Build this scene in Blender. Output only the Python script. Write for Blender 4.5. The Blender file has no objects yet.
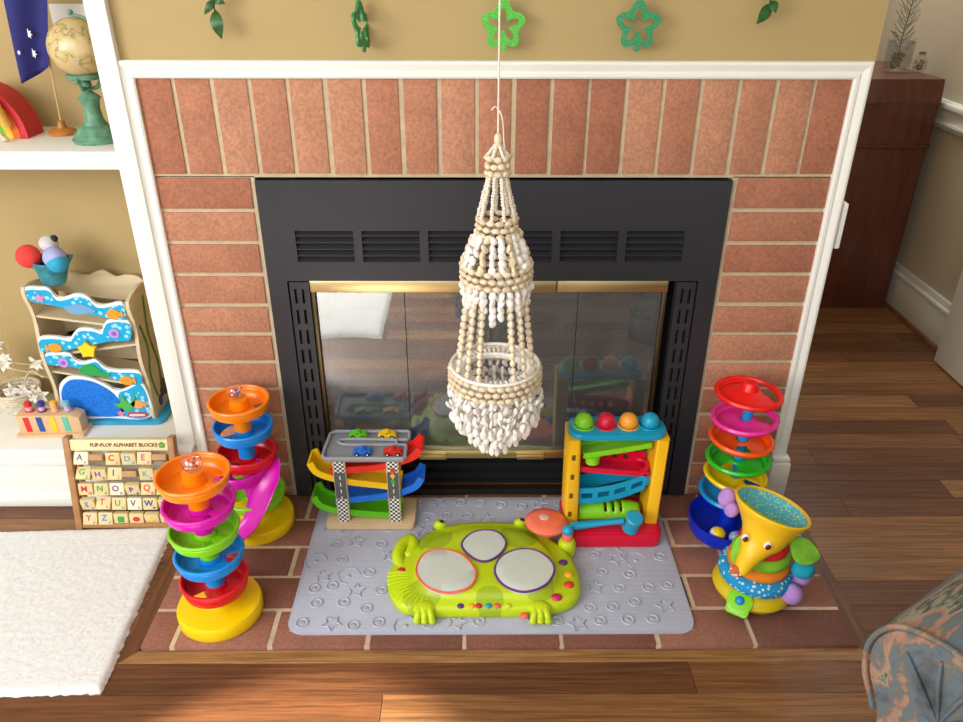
import bpy, bmesh, math, random
from mathutils import Vector, Matrix, Euler, noise
random.seed(7)
S = bpy.context.scene
COL = S.collection
PI = math.pi
R = math.radians

# ------------------------------------------------------------------ camera, world, lights
def make_camera():
    f, pi_, ya, ro = 782.7, .4934, .0087, .0031
    cp, sp, c, s = math.cos(pi_), math.sin(pi_), math.cos(ya), math.sin(ya)
    fw = Vector((s*cp, c*cp, -sp)); r = Vector((c, -s, 0)); u = r.cross(fw)
    r2 = r*math.cos(ro)+u*math.sin(ro); u2 = -r*math.sin(ro)+u*math.cos(ro)
    cam = bpy.data.cameras.new('camera'); cam.sensor_width = 36; cam.lens = f/963*36
    o = bpy.data.objects.new('camera', cam); COL.objects.link(o)
    m = Matrix((r2, u2, -fw)).transposed().to_4x4()
    m.translation = (-.0404, -1.6608, 1.2951); o.matrix_world = m
    cam.clip_start = .02
    S.camera = o
make_camera()
S.view_settings.view_transform = 'Standard'
S.view_settings.look = 'None'
S.view_settings.gamma = 1
S.view_settings.use_curve_mapping = False
S.view_settings.exposure = 0.1

W = bpy.data.worlds.new('world'); S.world = W; W.use_nodes = True
W.node_tree.nodes['Background'].inputs[0].default_value = (.93, .96, 1, 1)
W.node_tree.nodes['Background'].inputs[1].default_value = .62

def area(name, loc, target, size, power, color, sy=None):
    l = bpy.data.lights.new(name, 'AREA'); l.energy = power; l.color = color; l.size = size
    if sy: l.shape = 'RECTANGLE'; l.size_y = sy
    o = bpy.data.objects.new(name, l); COL.objects.link(o); o.location = loc
    o.rotation_euler = (Vector(target)-Vector(loc)).to_track_quat('-Z', 'Y').to_euler()
    return o
area('window_light', (-2.3, -2.1, 1.55), (-.1, 0, .45), 1.3, 50, (1, .985, .955), 1.3)
area('hall_fill_light', (1.25, 1.75, 1.9), (1.3, .5, .3), .7, 17, (.97, .98, 1), .9)  # fill added to brighten the next room; a window there is only assumed
area('far_window_light', (-.9, -3.1, 1.9), (0, 0, .3), 2.2, 32, (1, .985, .96), 1.4)
sp = bpy.data.lights.new('sunbeam', 'SPOT'); sp.energy = 2200; sp.color = (1, .93, .82)
sp.spot_size = R(17); sp.spot_blend = .25; sp.shadow_soft_size = .02
so = bpy.data.objects.new('sunbeam', sp); COL.objects.link(so); so.location = (-1.5, -3.0, 2.1)
so.rotation_euler = (Vector((-.52, -1.2, 0))-Vector(so.location)).to_track_quat('-Z', 'Y').to_euler()

# ------------------------------------------------------------------ materials
def lin(h):
    if isinstance(h, str):
        v = [int(h[i:i+2], 16)/255 for i in (0, 2, 4)]
    else:
        v = h
    return tuple((x/12.92 if x <= .04045 else ((x+.055)/1.055)**2.4) for x in v)+(1,)
MATS = {}
def mat(name, col, rough=.5, var=.0, vscale=20, bump=0, bscale=200, metal=0, spec=.5, coat=0, sub=0, trans=0, dark=None, stretch=None):
    if name in MATS: return MATS[name]
    m = bpy.data.materials.new(name); MATS[name] = m; m.use_nodes = True
    nt = m.node_tree; b = nt.nodes['Principled BSDF']
    c = lin(col)
    b.inputs['Base Color'].default_value = c
    b.inputs['Roughness'].default_value = rough
    b.inputs['Metallic'].default_value = metal
    b.inputs['Specular IOR Level'].default_value = spec
    b.inputs['Coat Weight'].default_value = coat
    b.inputs['Transmission Weight'].default_value = trans
    if sub:
        b.inputs['Subsurface Weight'].default_value = sub; b.inputs['Subsurface Radius'].default_value = (.01, .01, .01)
    tc = nt.nodes.new('ShaderNodeTexCoord'); src = tc.outputs['Object']
    if stretch:
        mp = nt.nodes.new('ShaderNodeMapping'); mp.inputs['Scale'].default_value = stretch
        nt.links.new(src, mp.inputs[0]); src = mp.outputs[0]
    if var:
        n = nt.nodes.new('ShaderNodeTexNoise'); n.inputs['Scale'].default_value = vscale; n.inputs['Detail'].default_value = 5
        nt.links.new(src, n.inputs['Vector'])
        mr = nt.nodes.new('ShaderNodeMapRange'); mr.inputs[1].default_value = .3; mr.inputs[2].default_value = .7
        nt.links.new(n.outputs['Fac'], mr.inputs[0])
        mx = nt.nodes.new('ShaderNodeMix'); mx.data_type = 'RGBA'
        d = lin(dark) if dark else tuple(x*(1-var) for x in c[:3])+(1,)
        mx.inputs[6].default_value = d
        mx.inputs[7].default_value = c if dark else tuple(min(1, x*(1+var*.6)) for x in c[:3])+(1,)
        nt.links.new(mr.outputs[0], mx.inputs[0]); nt.links.new(mx.outputs[2], b.inputs['Base Color'])
    if bump:
        n = nt.nodes.new('ShaderNodeTexNoise'); n.inputs['Scale'].default_value = bscale; n.inputs['Detail'].default_value = 3
        nt.links.new(src, n.inputs['Vector'])
        bp = nt.nodes.new('ShaderNodeBump'); bp.inputs['Strength'].default_value = bump; bp.inputs['Distance'].default_value = .002
        nt.links.new(n.outputs['Fac'], bp.inputs['Height']); nt.links.new(bp.outputs[0], b.inputs['Normal'])
    return m

def plastic(name, col, rough=.28):
    return mat(name, col, rough, var=.04, vscale=12, sub=.0)

def brick_mat(name, ca, cb, cc):
    m = bpy.data.materials.new(name); m.use_nodes = True; nt = m.node_tree; b = nt.nodes['Principled BSDF']
    L = nt.links.new; N = nt.nodes.new
    at = N('ShaderNodeAttribute'); at.attribute_name = 'tone'
    tc = N('ShaderNodeTexCoord')
    n1 = N('ShaderNodeTexNoise'); n1.inputs['Scale'].default_value = 14; n1.inputs['Detail'].default_value = 6; L(tc.outputs['Object'], n1.inputs['Vector'])
    n2 = N('ShaderNodeTexNoise'); n2.inputs['Scale'].default_value = 160; n2.inputs['Detail'].default_value = 4; L(tc.outputs['Object'], n2.inputs['Vector'])
    cr = N('ShaderNodeValToRGB'); cr.color_ramp.elements[0].color = lin(ca); cr.color_ramp.elements[1].color = lin(cb)
    cr.color_ramp.elements[0].position = .1; cr.color_ramp.elements[1].position = .9
    e = cr.color_ramp.elements.new(.5); e.color = lin(cc)
    L(at.outputs['Fac'], cr.inputs[0])
    def mul(src, lo, hi, n, a, bb):
        mr = N('ShaderNodeMapRange'); mr.inputs[1].default_value = a; mr.inputs[2].default_value = bb
        mr.inputs[3].default_value = lo; mr.inputs[4].default_value = hi; L(n.outputs['Fac'], mr.inputs[0])
        mx = N('ShaderNodeMix'); mx.data_type = 'RGBA'; mx.blend_type = 'MULTIPLY'; mx.inputs[0].default_value = 1
        L(src, mx.inputs[6]); L(mr.outputs[0], mx.inputs[7]); return mx.outputs[2]
    o = mul(cr.outputs[0], .88, 1.08, n1, .3, .7); o = mul(o, .78, 1.16, n2, .3, .7)
    L(o, b.inputs['Base Color']); b.inputs['Roughness'].default_value = .85
    bp = N('ShaderNodeBump'); bp.inputs['Strength'].default_value = .5; bp.inputs['Distance'].default_value = .002
    L(n2.outputs['Fac'], bp.inputs['Height']); L(bp.outputs[0], b.inputs['Normal'])
    return m

def wood_floor_mat(name, rot=0):
    m = bpy.data.materials.new(name); m.use_nodes = True; nt = m.node_tree; b = nt.nodes['Principled BSDF']
    L = nt.links.new; N = nt.nodes.new
    at = N('ShaderNodeAttribute'); at.attribute_name = 'tone'
    tc = N('ShaderNodeTexCoord')
    def noisy(sc, scale, detail, dist=0):
        mp = N('ShaderNodeMapping'); mp.inputs['Scale'].default_value = sc; L(tc.outputs['UV'], mp.inputs[0])
        n = N('ShaderNodeTexNoise'); n.inputs['Scale'].default_value = scale; n.inputs['Detail'].default_value = detail
        n.inputs['Distortion'].default_value = dist; L(mp.outputs[0], n.inputs['Vector']); return n
    g = noisy((1.5, 42, 1), 3.0, 6, .6); g2 = noisy((6, 160, 1), 3, 4, .2); g3 = noisy((.7, 4, 1), 2.2, 2)
    cr = N('ShaderNodeValToRGB'); el = cr.color_ramp.elements
    el[0].position = 0; el[0].color = lin('5C3A24'); el[1].position = 1; el[1].color = lin('A97D4E')
    e = el.new(.35); e.color = lin('74492C'); e = el.new(.7); e.color = lin('8C5F3A')
    L(at.outputs['Fac'], cr.inputs[0])
    o = cr.outputs[0]
    for n, lo, hi in ((g, .55, 1.32), (g2, .76, 1.14), (g3, .82, 1.12)):
        mr = N('ShaderNodeMapRange'); mr.inputs[1].default_value = .3; mr.inputs[2].default_value = .7
        mr.inputs[3].default_value = lo; mr.inputs[4].default_value = hi; L(n.outputs['Fac'], mr.inputs[0])
        mx = N('ShaderNodeMix'); mx.data_type = 'RGBA'; mx.blend_type = 'MULTIPLY'; mx.inputs[0].default_value = 1
        L(o, mx.inputs[6]); L(mr.outputs[0], mx.inputs[7]); o = mx.outputs[2]
    L(o, b.inputs['Base Color']); b.inputs['Roughness'].default_value = .38
    b.inputs['Specular IOR Level'].default_value = .35
    bp = N('ShaderNodeBump'); bp.inputs['Strength'].default_value = .15; bp.inputs['Distance'].default_value = .001
    L(g2.outputs['Fac'], bp.inputs['Height']); L(bp.outputs[0], b.inputs['Normal'])
    return m

# ------------------------------------------------------------------ mesh helper
class G:
    def __init__(s): s.bm = bmesh.new(); s.tone = s.bm.faces.layers.float.new('tone_f')
    def _tr(s, vs, M):
        if M is not None:
            for v in vs: v.co = M @ v.co
    def face(s, vs, mi=0, tone=0):
        try: f = s.bm.faces.new(vs)
        except ValueError: return None
        f.material_index = mi; f[s.tone] = tone; return f
    def box(s, x0, x1, y0, y1, z0, z1, bev=0, M=None, mi=0, tone=0, seg=2):
        c = [s.bm.verts.new(p) for p in ((x0,y0,z0),(x1,y0,z0),(x1,y1,z0),(x0,y1,z0),(x0,y0,z1),(x1,y0,z1),(x1,y1,z1),(x0,y1,z1))]
        fs = [s.face([c[i] for i in q], mi, tone) for q in ((3,2,1,0),(4,5,6,7),(0,1,5,4),(1,2,6,5),(2,3,7,6),(3,0,4,7))]
        if bev:
            ed = list({e for f in fs for e in f.edges})
            r = bmesh.ops.bevel(s.bm, geom=ed, offset=bev, segments=seg, profile=.5, affect='EDGES')
            vs = {v for f in r['faces'] for v in f.verts}
            for f in r['faces']: f.material_index = mi; f[s.tone] = tone
            vs |= {v for v in c if v.is_valid}
            for f in fs:
                if f.is_valid:
                    vs |= set(f.verts)
        else: vs = c
        s._tr(vs, M); return s
    def prism(s, pts, z0, z1, M=None, mi=0, tone=0, bev=0):
        a = [s.bm.verts.new((p[0], p[1], z0)) for p in pts]; b = [s.bm.verts.new((p[0], p[1], z1)) for p in pts]
        fs = [s.face(a[::-1], mi, tone), s.face(b, mi, tone)]
        n = len(pts)
        for i in range(n): fs.append(s.face([a[i], a[(i+1)%n], b[(i+1)%n], b[i]], mi, tone))
        vs = set(a+b)
        if bev:
            ed = list(fs[1].edges)+list(fs[0].edges)
            r = bmesh.ops.bevel(s.bm, geom=ed, offset=bev, segments=2, profile=.5, affect='EDGES')
            for f in r['faces']: f.material_index = mi; f[s.tone] = tone
            vs = {v for f in r['faces'] for v in f.verts} | {v for v in vs if v.is_valid}
        s._tr(vs, M); return s
    def rings(s, rs, mi=0, cap0=True, cap1=True, closed=False, M=None, tone=0):
        """rs: list of rings, each a list of points"""
        V = [[s.bm.verts.new(p) for p in r] for r in rs]
        n = len(V[0]); k = len(V)
        for i in range(k if closed else k-1):
            A, B = V[i], V[(i+1) % k]
            for j in range(n): s.face([A[j], A[(j+1)%n], B[(j+1)%n], B[j]], mi, tone)
        if not closed:
            if cap0: s.face(V[0][::-1], mi, tone)
            if cap1: s.face(V[-1], mi, tone)
        s._tr([v for r in V for v in r], M); return s
    def lathe(s, prof, n=32, M=None, mi=0, cap0=True, cap1=True):
        return s.rings([[(max(r, 1e-5)*math.cos(2*PI*j/n), max(r, 1e-5)*math.sin(2*PI*j/n), z) for j in range(n)] for r, z in prof], mi, cap0, cap1, M=M)
    def sph(s, c, r, u=16, v=10, M=None, mi=0, rot=None):
        if not hasattr(r, '__len__'): r = (r, r, r)
        m = Matrix.Translation(c)
        if rot is not None: m = m @ rot.to_4x4()
        m = m @ Matrix.Diagonal((r[0], r[1], r[2], 1))
        if M is not None: m = M @ m
        return s.lathe([(math.sin(PI*i/v), -math.cos(PI*i/v)) for i in range(v+1)], u, m, mi)
    def tube(s, pts, r, n=8, closed=False, mi=0, M=None, flat=1):
        pts = [Vector(p) for p in pts]; k = len(pts)
        rr = r if hasattr(r, '__len__') else [r]*k
        t0 = (pts[1]-pts[0]).normalized()
        up = Vector((0, 0, 1)) if abs(t0.z) < .9 else Vector((1, 0, 0))
        nrm = (up - t0*up.dot(t0)).normalized(); out = []
        for i in range(k):
            if closed: t = (pts[(i+1)%k]-pts[i-1])
            else: t = pts[min(i+1, k-1)]-pts[max(i-1, 0)]
            t.normalize(); nrm = (nrm - t*nrm.dot(t)); nrm.normalize(); bi = t.cross(nrm)
            out.append([pts[i]+(nrm*math.cos(2*PI*j/n)*flat+bi*math.sin(2*PI*j/n))*rr[i] for j in range(n)])
        return s.rings(out, mi, closed=closed, M=M)
    def cyl(s, p0, p1, r0, r1=None, n=20, mi=0, M=None):
        return s.tube([p0, p1], [r0, r0 if r1 is None else r1], n, mi=mi, M=M)
    def torus(s, c, R_, r, n=40, m=12, M=None, mi=0, flat=1):
        T = Matrix.Translation(c)
        if M is not None: T = M @ T
        rs = [[((R_+r*math.cos(2*PI*j/m))*math.cos(2*PI*i/n), (R_+r*math.cos(2*PI*j/m))*math.sin(2*PI*i/n), r*flat*math.sin(2*PI*j/m)) for j in range(m)] for i in range(n)]
        return s.rings(rs, mi, closed=True, M=T)
    def build(s, name, mats, parent=None, loc=None, rot=None, smooth=.7, solid=0, subd=0):
        bmesh.ops.recalc_face_normals(s.bm, faces=s.bm.faces[:])
        me = bpy.data.meshes.new(name)
        tl = [f[s.tone] for f in s.bm.faces]
        s.bm.to_mesh(me); s.bm.free()
        if any(tl):
            a = me.attributes.new('tone', 'FLOAT', 'FACE')
            a.data.foreach_set('value', tl)
        if 'tone_f' in me.attributes: me.attributes.remove(me.attributes['tone_f'])
        for m in (mats if isinstance(mats, (list, tuple)) else [mats]): me.materials.append(m)
        if smooth:
            me.polygons.foreach_set('use_smooth', [True]*len(me.polygons)); me.set_sharp_from_angle(angle=smooth)
        o = bpy.data.objects.new(name, me); COL.objects.link(o)
        if parent: o.parent = parent
        if loc is not None: o.location = loc
        if rot is not None: o.rotation_euler = rot
        if solid:
            md = o.modifiers.new('thickness', 'SOLIDIFY'); md.thickness = solid; md.offset = 0
        if subd:
            md = o.modifiers.new('smooth', 'SUBSURF'); md.levels = subd; md.render_levels = subd
        return o

def tag(o, label=None, cat=None, group=None, kind=None):
    if label: o['label'] = label
    if cat: o['category'] = cat
    if group: o['group'] = group
    if kind: o['kind'] = kind
    return o
def thing(name, label, cat, loc=(0,0,0), rz=0, group=None, rot=None):
    o = bpy.data.objects.new(name, None); COL.objects.link(o); o.location = loc
    o.rotation_euler = rot if rot else (0, 0, rz); o.empty_display_size = .02
    return tag(o, label, cat, group)
def struct(g, name, m, **k): return tag(g.build(name, m, **k), kind='structure')
def spline(pts, n=8, closed=False):
    pts = [Vector(p) for p in pts]; k = len(pts); out = []
    for i in range(k if closed else k-1):
        if closed: a, b, c, d = pts[i-1], pts[i], pts[(i+1)%k], pts[(i+2)%k]
        else: a, b, c, d = pts[max(i-1,0)], pts[i], pts[i+1], pts[min(i+2,k-1)]
        for j in range(n):
            t = j/n
            out.append(.5*((2*b)+(c-a)*t+(2*a-5*b+4*c-d)*t*t+(3*b-a-3*c+d)*t**3))
    if not closed: out.append(pts[-1])
    return out
def s2(pts, n=6, closed=True): return [(p.x, p.y) for p in spline([(a, b, 0) for a, b in pts], n, closed)]
def rrect(x0, x1, y0, y1, r, n=6):
    out = []
    for cx, cy, a in ((x1-r, y1-r, 0), (x0+r, y1-r, 90), (x0+r, y0+r, 180), (x1-r, y0+r, 270)):
        for i in range(n+1): t = R(a+90*i/n); out.append((cx+r*math.cos(t), cy+r*math.sin(t)))
    return out
def star(c, r, n=5, k=.45, a0=PI/2):
    return [(c[0]+(r if i % 2 == 0 else r*k)*math.cos(a0+PI*i/n), c[1]+(r if i % 2 == 0 else r*k)*math.sin(a0+PI*i/n)) for i in range(2*n)]
def circ(c, r, n=20, ry=None): return [(c[0]+r*math.cos(2*PI*i/n), c[1]+(ry or r)*math.sin(2*PI*i/n)) for i in range(n)]
def Mloc(x, y, z, rx=0, ry=0, rz=0, sc=1): return Matrix.Translation((x, y, z)) @ Euler((rx, ry, rz)).to_matrix().to_4x4() @ Matrix.Scale(sc, 4)
STAND = Euler((PI/2, 0, 0)).to_matrix().to_4x4()      # local xy -> world xz, facing -Y
_tm = {}
def text(s, size, m, parent, loc, rot=(PI/2, 0, 0), name='lettering', ext=.0004, align='CENTER', xs=1, bold=0):
    c = bpy.data.curves.new(name, 'FONT'); c.body = s; c.size = size; c.extrude = ext; c.align_x = align; c.align_y = 'CENTER'
    c.resolution_u = 3; c.offset = bold
    t = bpy.data.objects.new(name, c); COL.objects.link(t)
    bpy.context.view_layer.update()
    me = bpy.data.meshes.new_from_object(t.evaluated_get(bpy.context.evaluated_depsgraph_get()))
    bpy.data.objects.remove(t); bpy.data.curves.remove(c)
    me.materials.clear(); me.materials.append(m)
    o = bpy.data.objects.new(name, me); COL.objects.link(o); o.parent = parent; o.location = loc; o.rotation_euler = rot; o.scale = (xs, 1, 1)
    return o

# common colours
white_paint = mat('white paint', 'F0F0E8', .45, var=.03, vscale=4)
tan_paint = mat('tan wall paint', 'B49C6A', .8, var=.03, vscale=3, bump=.08, bscale=300)
grey_paint = mat('greige wall paint', 'C2B59B', .8, var=.03, vscale=2)
red_p = plastic('red plastic', 'E01822'); orange_p = plastic('orange plastic', 'FF8A0A'); yellow_p = plastic('yellow plastic', 'FBD405')
green_p = plastic('lime green plastic', '86D91E'); blue_p = plastic('blue plastic', '1590EC'); magenta_p = plastic('magenta plastic', 'D816B4')
natural = mat('pale birch wood', 'E3C39A', .55, var=.12, vscale=6, stretch=(1, 1, 8))
beech = mat('beech wood', 'AD7D4E', .5, var=.18, vscale=9, stretch=(1, 1, 6))
black_p = plastic('black plastic', '15151A')
white_p = plastic('white plastic', 'EFEFEF')
ZF = -.012

# ------------------------------------------------------------------ structure
# wood floor: planks along X, laid round the hearth
wfm = wood_floor_mat('oak strip floor')
def planks(name, x0, x1, y0, y1, w, gap_box=None):
    g = G(); uvs = []
    y = y0; row = 0
    rnd = random.Random(12)
    bm = g.bm; uvl = bm.loops.layers.uv.new('UVMap')
    while y < y1-1e-4:
        ye = min(y+w, y1); x = x0 - rnd.random()*.9; prev = None
        while x < x1:
            ln = .45+rnd.random()*1.0
            a, b = max(x, x0), min(x+ln, x1)
            if b > a+.003:
                tn = .12+.72*rnd.random()**1.1
                segs = [(a, b)]
                if gap_box and y < gap_box[3]-1e-3 and ye > gap_box[2]+1e-3:
                    segs = [(p, q) for p, q in ((a, min(b, gap_box[0])), (max(a, gap_box[1]), b)) if q > p+1e-3]
                for p, q in segs:
                    e = .0006
                    g.box(p+e, q-e, y+e, ye-e, ZF-.015, ZF, tone=max(.02, tn))
                    bm.faces.ensure_lookup_table()
                    off = rnd.random()*50
                    for f in bm.faces[-6:]:
                        for l in f.loops: l[uvl].uv = (l.vert.co.x+off, l.vert.co.y+off*1.7)
            x += ln
        y = ye
    g.box(x0, x1, y0, y1, ZF-.03, ZF-.012, tone=.02)
    return struct(g, name, wfm, smooth=0)
planks('floor', -2.6, 2.2, -.538-36*.0765, 2.0, .0765, (-.772, .795, -.538, .0))

# hearth border boards with mitred corners
def board(poly, tone, along):
    g = G(); uvl = g.bm.loops.layers.uv.new('UVMap')
    g.prism(poly, ZF-.02, ZF+.0015, tone=tone, bev=.0008)
    for f in g.bm.faces:
        for l in f.loops:
            c = l.vert.co; l[uvl].uv = (c.x+9, c.y+3) if along == 'x' else (c.y+4, c.x+7)
    return g
struct(board([(-.774, -.538), (.796, -.538), (.763, -.506), (-.741, -.506)], .93, 'x'), 'trim_1', wfm, smooth=0)
struct(board([(.796, -.538), (.796, .02), (.763, .02), (.763, -.506)], .22, 'y'), 'trim_2', wfm, smooth=0)
struct(board([(-.774, -.538), (-.741, -.506), (-.741, .02), (-.774, .02)], .22, 'y'), 'trim_3', wfm, smooth=0)

# brick
mortar_wall = mat('wall mortar', 'C6B595', .95, var=.15, vscale=40, bump=.6, bscale=250)
mortar_hearth = mat('hearth mortar', 'CDB99B', .95, var=.2, vscale=30, bump=.6, bscale=250)
bm_wall = brick_mat('orange red brick', 'A86C52', 'BE8769', 'B3795D')
bm_hearth = brick_mat('dark red hearth brick', '744A3E', 'A06C5A', '8A5848')
def brick(g, x0, x1, y0, y1, z0, z1, rnd, ax):
    j = .0012
    d = [rnd.uniform(-j, j) for _ in range(4)]
    if ax == 'wall': g.box(x0+d[0], x1+d[1], y0+rnd.uniform(-.0015, .0015), y1, z0+d[2], z1+d[3], .0018, tone=.02+.96*rnd.random())
    else: g.box(x0+d[0], x1+d[1], y0+d[2], y1+d[3], z0, z1+rnd.uniform(-.001, .0005), .002, tone=.02+.96*rnd.random())
rnd = random.Random(3)
g = G(); m_ = .0045
xs = [-.726]+[(i-8.5)*.0764 for i in range(18)]+[.726]
for i in range(19): brick(g, xs[i]+(m_ if i else 0), xs[i+1]-(m_ if i < 18 else 0), -.004, .09, .851+m_, 1.053, rnd, 'wall')
for sx in (-1, 1):
    for k in range(12):
        zt, zb = .851-k*.075-m_, .851-(k+1)*.075+m_
        zb = max(zb, .002)
        if zt-zb < .01: continue
        x0, x1 = (.522, .726)
        if sx < 0: x0, x1 = -.726, -.522
        brick(g, x0, x1, -.004, .09, zb, zt, rnd, 'wall')
struct(g, 'wall_brick_surround', bm_wall)
g = G()
g.box(-.727, .727, .0, .085, .848, 1.054); g.box(-.727, -.512, .0, .085, 0, .85); g.box(.512, .727, .0, .085, 0, .85)
struct(g, 'wall_brick_mortar', mortar_wall, smooth=0)
# hearth
g = G(); rp = .1006
for k in range(5):
    y1 = -k*rp-(m_ if k else 0); y0 = -(k+1)*rp+m_ if k < 4 else -.505
    ph = -.0641 if k % 2 == 0 else .034
    js = [x for x in [ph+.2032*i for i in range(-6, 7)] if -.71 < x < .72]
    e = [-.738]+js+[.760]
    for i in range(len(e)-1):
        if e[i+1]-e[i] < .02: continue
        brick(g, e[i]+(m_ if i else 0), e[i+1]-(m_ if i < len(e)-2 else 0), y0, y1, -.03, 0, rnd, 'h')
struct(g, 'floor_hearth', bm_hearth)
g = G(); g.box(-.737, .759, -.5035, .0, -.03, -.002); struct(g, 'floor_hearth_mortar', mortar_hearth, smooth=0)

# chimney breast above and beside the brick
g = G()
g.box(-.745, .762, 0, .6, 1.054, 2.45)
g.box(.727, .762, 0, .6, 0.0, 1.054); g.box(-.745, -.727, 0, .6, 0, 1.054)
g.box(-.727, .727, .09, .12, .86, 1.054)
struct(g, 'wall_chimney', tan_paint, smooth=0)

# picture-frame casing around the brick
def casing(name, path, flip):
    """path: two points (x,z) of inner edge; mitred with outward offset"""
    prof = [(0, .0), (0, -.010), (.004, -.013), (.010, -.013), (.013, -.010), (.018, -.011), (.021, -.013), (.028, -.015), (.032, -.014), (.034, -.011), (.034, .0)]
    g = G(); (xa, za, oxa, oza), (xb, zb, oxb, ozb) = path
    A = [(xa+oxa*w, y, za+oza*w) for w, y in prof]; B = [(xb+oxb*w, y, zb+ozb*w) for w, y in prof]
    g.rings([A, B]); return struct(g, name, white_paint, smooth=.5)
casing('trim_4', ((-.722, 1.05, -1, 1), (.722, 1.05, 1, 1)), 0)
casing('trim_5', ((-.722, 1.05, -1, 1), (-.722, .0, -1, 0)), 0)
casing('trim_6', ((.722, 1.05, 1, 1), (.722, .12, 1, 0)), 0)
g = G(); g.box(.718, .766, -.032, .03, 0.0, .118, .003); g.box(.720, .764, -.028, .03, .118, .132, .004); struct(g, 'trim_7', white_paint)

# built-in bookcase on the left
g = G()
g.box(-.7875, -.746, -.02, .002, .17, 2.45, .002)
struct(g, 'trim_9', white_paint)
t = thing('built_in_bookcase', 'white built-in bookcase with low base cabinet left of the fireplace', 'bookcase', (-1.6, .1, ZF))
g = G(); g.box(-.99, .853, -.12, .135, 0, .187, 0); g.build('base_cabinet', white_paint, t, smooth=0)
g = G(); g.box(-.99, .853, -.145, .135, .165, .188, .004); g.box(-.99, .853, -.135, -.12, .130, .165, .006); g.box(-.99, .835, -.132, -.12, .0, .028, .003); g.build('moulding', white_paint, t)
g = G(); g.box(-.99, .853, -.118, .135, .88, .918, .002); g.build('shelf', white_paint, t)
g = G(); g.box(-.99, .8535, .135, .155, 0, 2.4); g.build('back_panel', tan_paint, t, smooth=0)['label'] = 'tan painted back of the bookcase'
g = G(); g.box(.842, .8545, -.10, .135, .188, 2.4); g.build('side_panel', tan_paint, t, smooth=0)['label'] = 'tan painted side of the bookcase'

# walls of the next room, ceiling, and the walls behind the camera
g = G(); g.box(1.66, 1.76, -3.3, 2.0, ZF, 2.45); struct(g, 'wall_right', grey_paint, smooth=0)
g = G(); g.box(.6, 1.76, 1.9, 2.0, ZF, 2.45); struct(g, 'wall_back', mat('cool grey wall paint', 'B9BAB8', .8, var=.03), smooth=0)
g = G(); g.box(-.75, .762, .6, .7, ZF, 2.45); g.box(.66, .762, .7, 1.9, ZF, 2.45); struct(g, 'wall_hall', tan_paint, smooth=0)
g = G(); g.box(-2.7, -2.6, .4, .5, ZF, 2.45); g.box(-2.6, -.745, .44, .5, ZF, 2.45); struct(g, 'wall_left', tan_paint, smooth=0)
g = G(); g.box(-2.7, 1.76, -3.3, 2.0, 2.45, 2.5); struct(g, 'ceiling', white_paint, smooth=0)
g = G()
g.box(1.640, 1.66, -3.3, 1.9, ZF, .122, .002); g.box(1.634, 1.66, -3.3, 1.9, .12, .137, .005); g.box(1.646, 1.66, -3.3, 1.9, .135, .16, .004)
struct(g, 'baseboard_right', white_paint)
g = G(); g.cyl((1.634, -3.3, ZF+.002), (1.634, 1.9, ZF+.002), .011, n=10); struct(g, 'trim_10', mat('stained shoe moulding', '7A4F2E', .4, var=.15))
g = G(); g.box(1.640, 1.66, -3.3, 1.9, .700, .795, .004); g.box(1.625, 1.66, -3.3, 1.9, .768, .790, .006); g.box(1.632, 1.66, -3.3, 1.9, .712, .726, .004); struct(g, 'trim_11', white_paint)
g = G(); g.box(1.575, 1.612, -.15, .76, ZF+.006, 2.03, .002)
struct(g, 'door_1', white_paint)
g = G(); g.box(0, .012, -.035, .035, -.052, .052, .003); g.box(.010, .016, -.006, .006, -.012, .012, .002)
o = g.build('wall_plate', white_paint, loc=(.762, .03, .74)); tag(o, 'small white wall plate on the right side of the chimney wall', 'wall plate')

# ------------------------------------------------------------------ fireplace insert
metal_b = mat('black painted steel', '2D2D32', .42, var=.06, vscale=5, bump=.05, bscale=400)
matte_black = mat('matte black insert', '0B0B0C', .9, var=.3)  # one near-black for firebox, lower grille and louvre backs
brass = mat('polished brass', 'EAD49A', .36, metal=1, var=.12, vscale=3)
fp = thing('fireplace_insert', 'black steel fireplace insert with brass-framed glass doors in the brick surround', 'fireplace', (0, 0, 0))
def vent_plate():
    g = G(); y0, y1 = -.008, .004
    xs = [-.438+.1465*i for i in range(6)]; cuts = [(x, x+.128) for x in xs]; zlo, zhi = .656, .731
    g.box(-.511, .511, y0, y1, zhi, .843); g.box(-.511, .511, y0, y1, .6125, zlo)
    e = [-.511]+[c for ab in cuts for c in ab]+[.511]
    for i in range(0, len(e), 2): g.box(e[i], e[i+1], y0, y1, zlo, zhi)
    return g, cuts, zlo, zhi
g, cuts, zlo, zhi = vent_plate()
g.build('top_plate', metal_b, fp, smooth=0)
for a, b in cuts:
    g = G()
    for k in range(5):
        z = zlo+.006+k*.0155
        g.box(a, b, -.0075, .010, -.0008, .0008, M=Matrix.Translation((0, 0, z)) @ Euler((R(38), 0, 0)).to_matrix().to_4x4())
        g.box(a, b, -.0085, -.0065, z-.0055, z-.0035)
    g.box(a, b, .018, .02, zlo, zhi, mi=1)
    g.build('louvre', [metal_b, matte_black], fp, smooth=0)
for sx in (-1, 1):
    g = G(); X = lambda v: v*sx
    def bx(a, b, *k):
        x = sorted((X(a), X(b))); g.box(x[0], x[1], *k)
    bx(.468, .511, -.008, .004, .004, .6122)
    # slotted strip: uprights and bars leaving tall slots
    cols = [(.4645, .455), (.449, .438), (.432, .420)]
    for a, b in cols: bx(a, b, -.006, .004, .02, .609)
    for a, b in ((.455, .449), (.438, .432)):
        z = .02
        off = .0 if a == .455 else .0
        while z < .6:
            bx(a, b, -.006, .004, z, z+.016); z += .052
    bx(.466, .420, .012, .014, .02, .61)
    g.build('slotted_side_strip', metal_b, fp, smooth=0)
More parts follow.
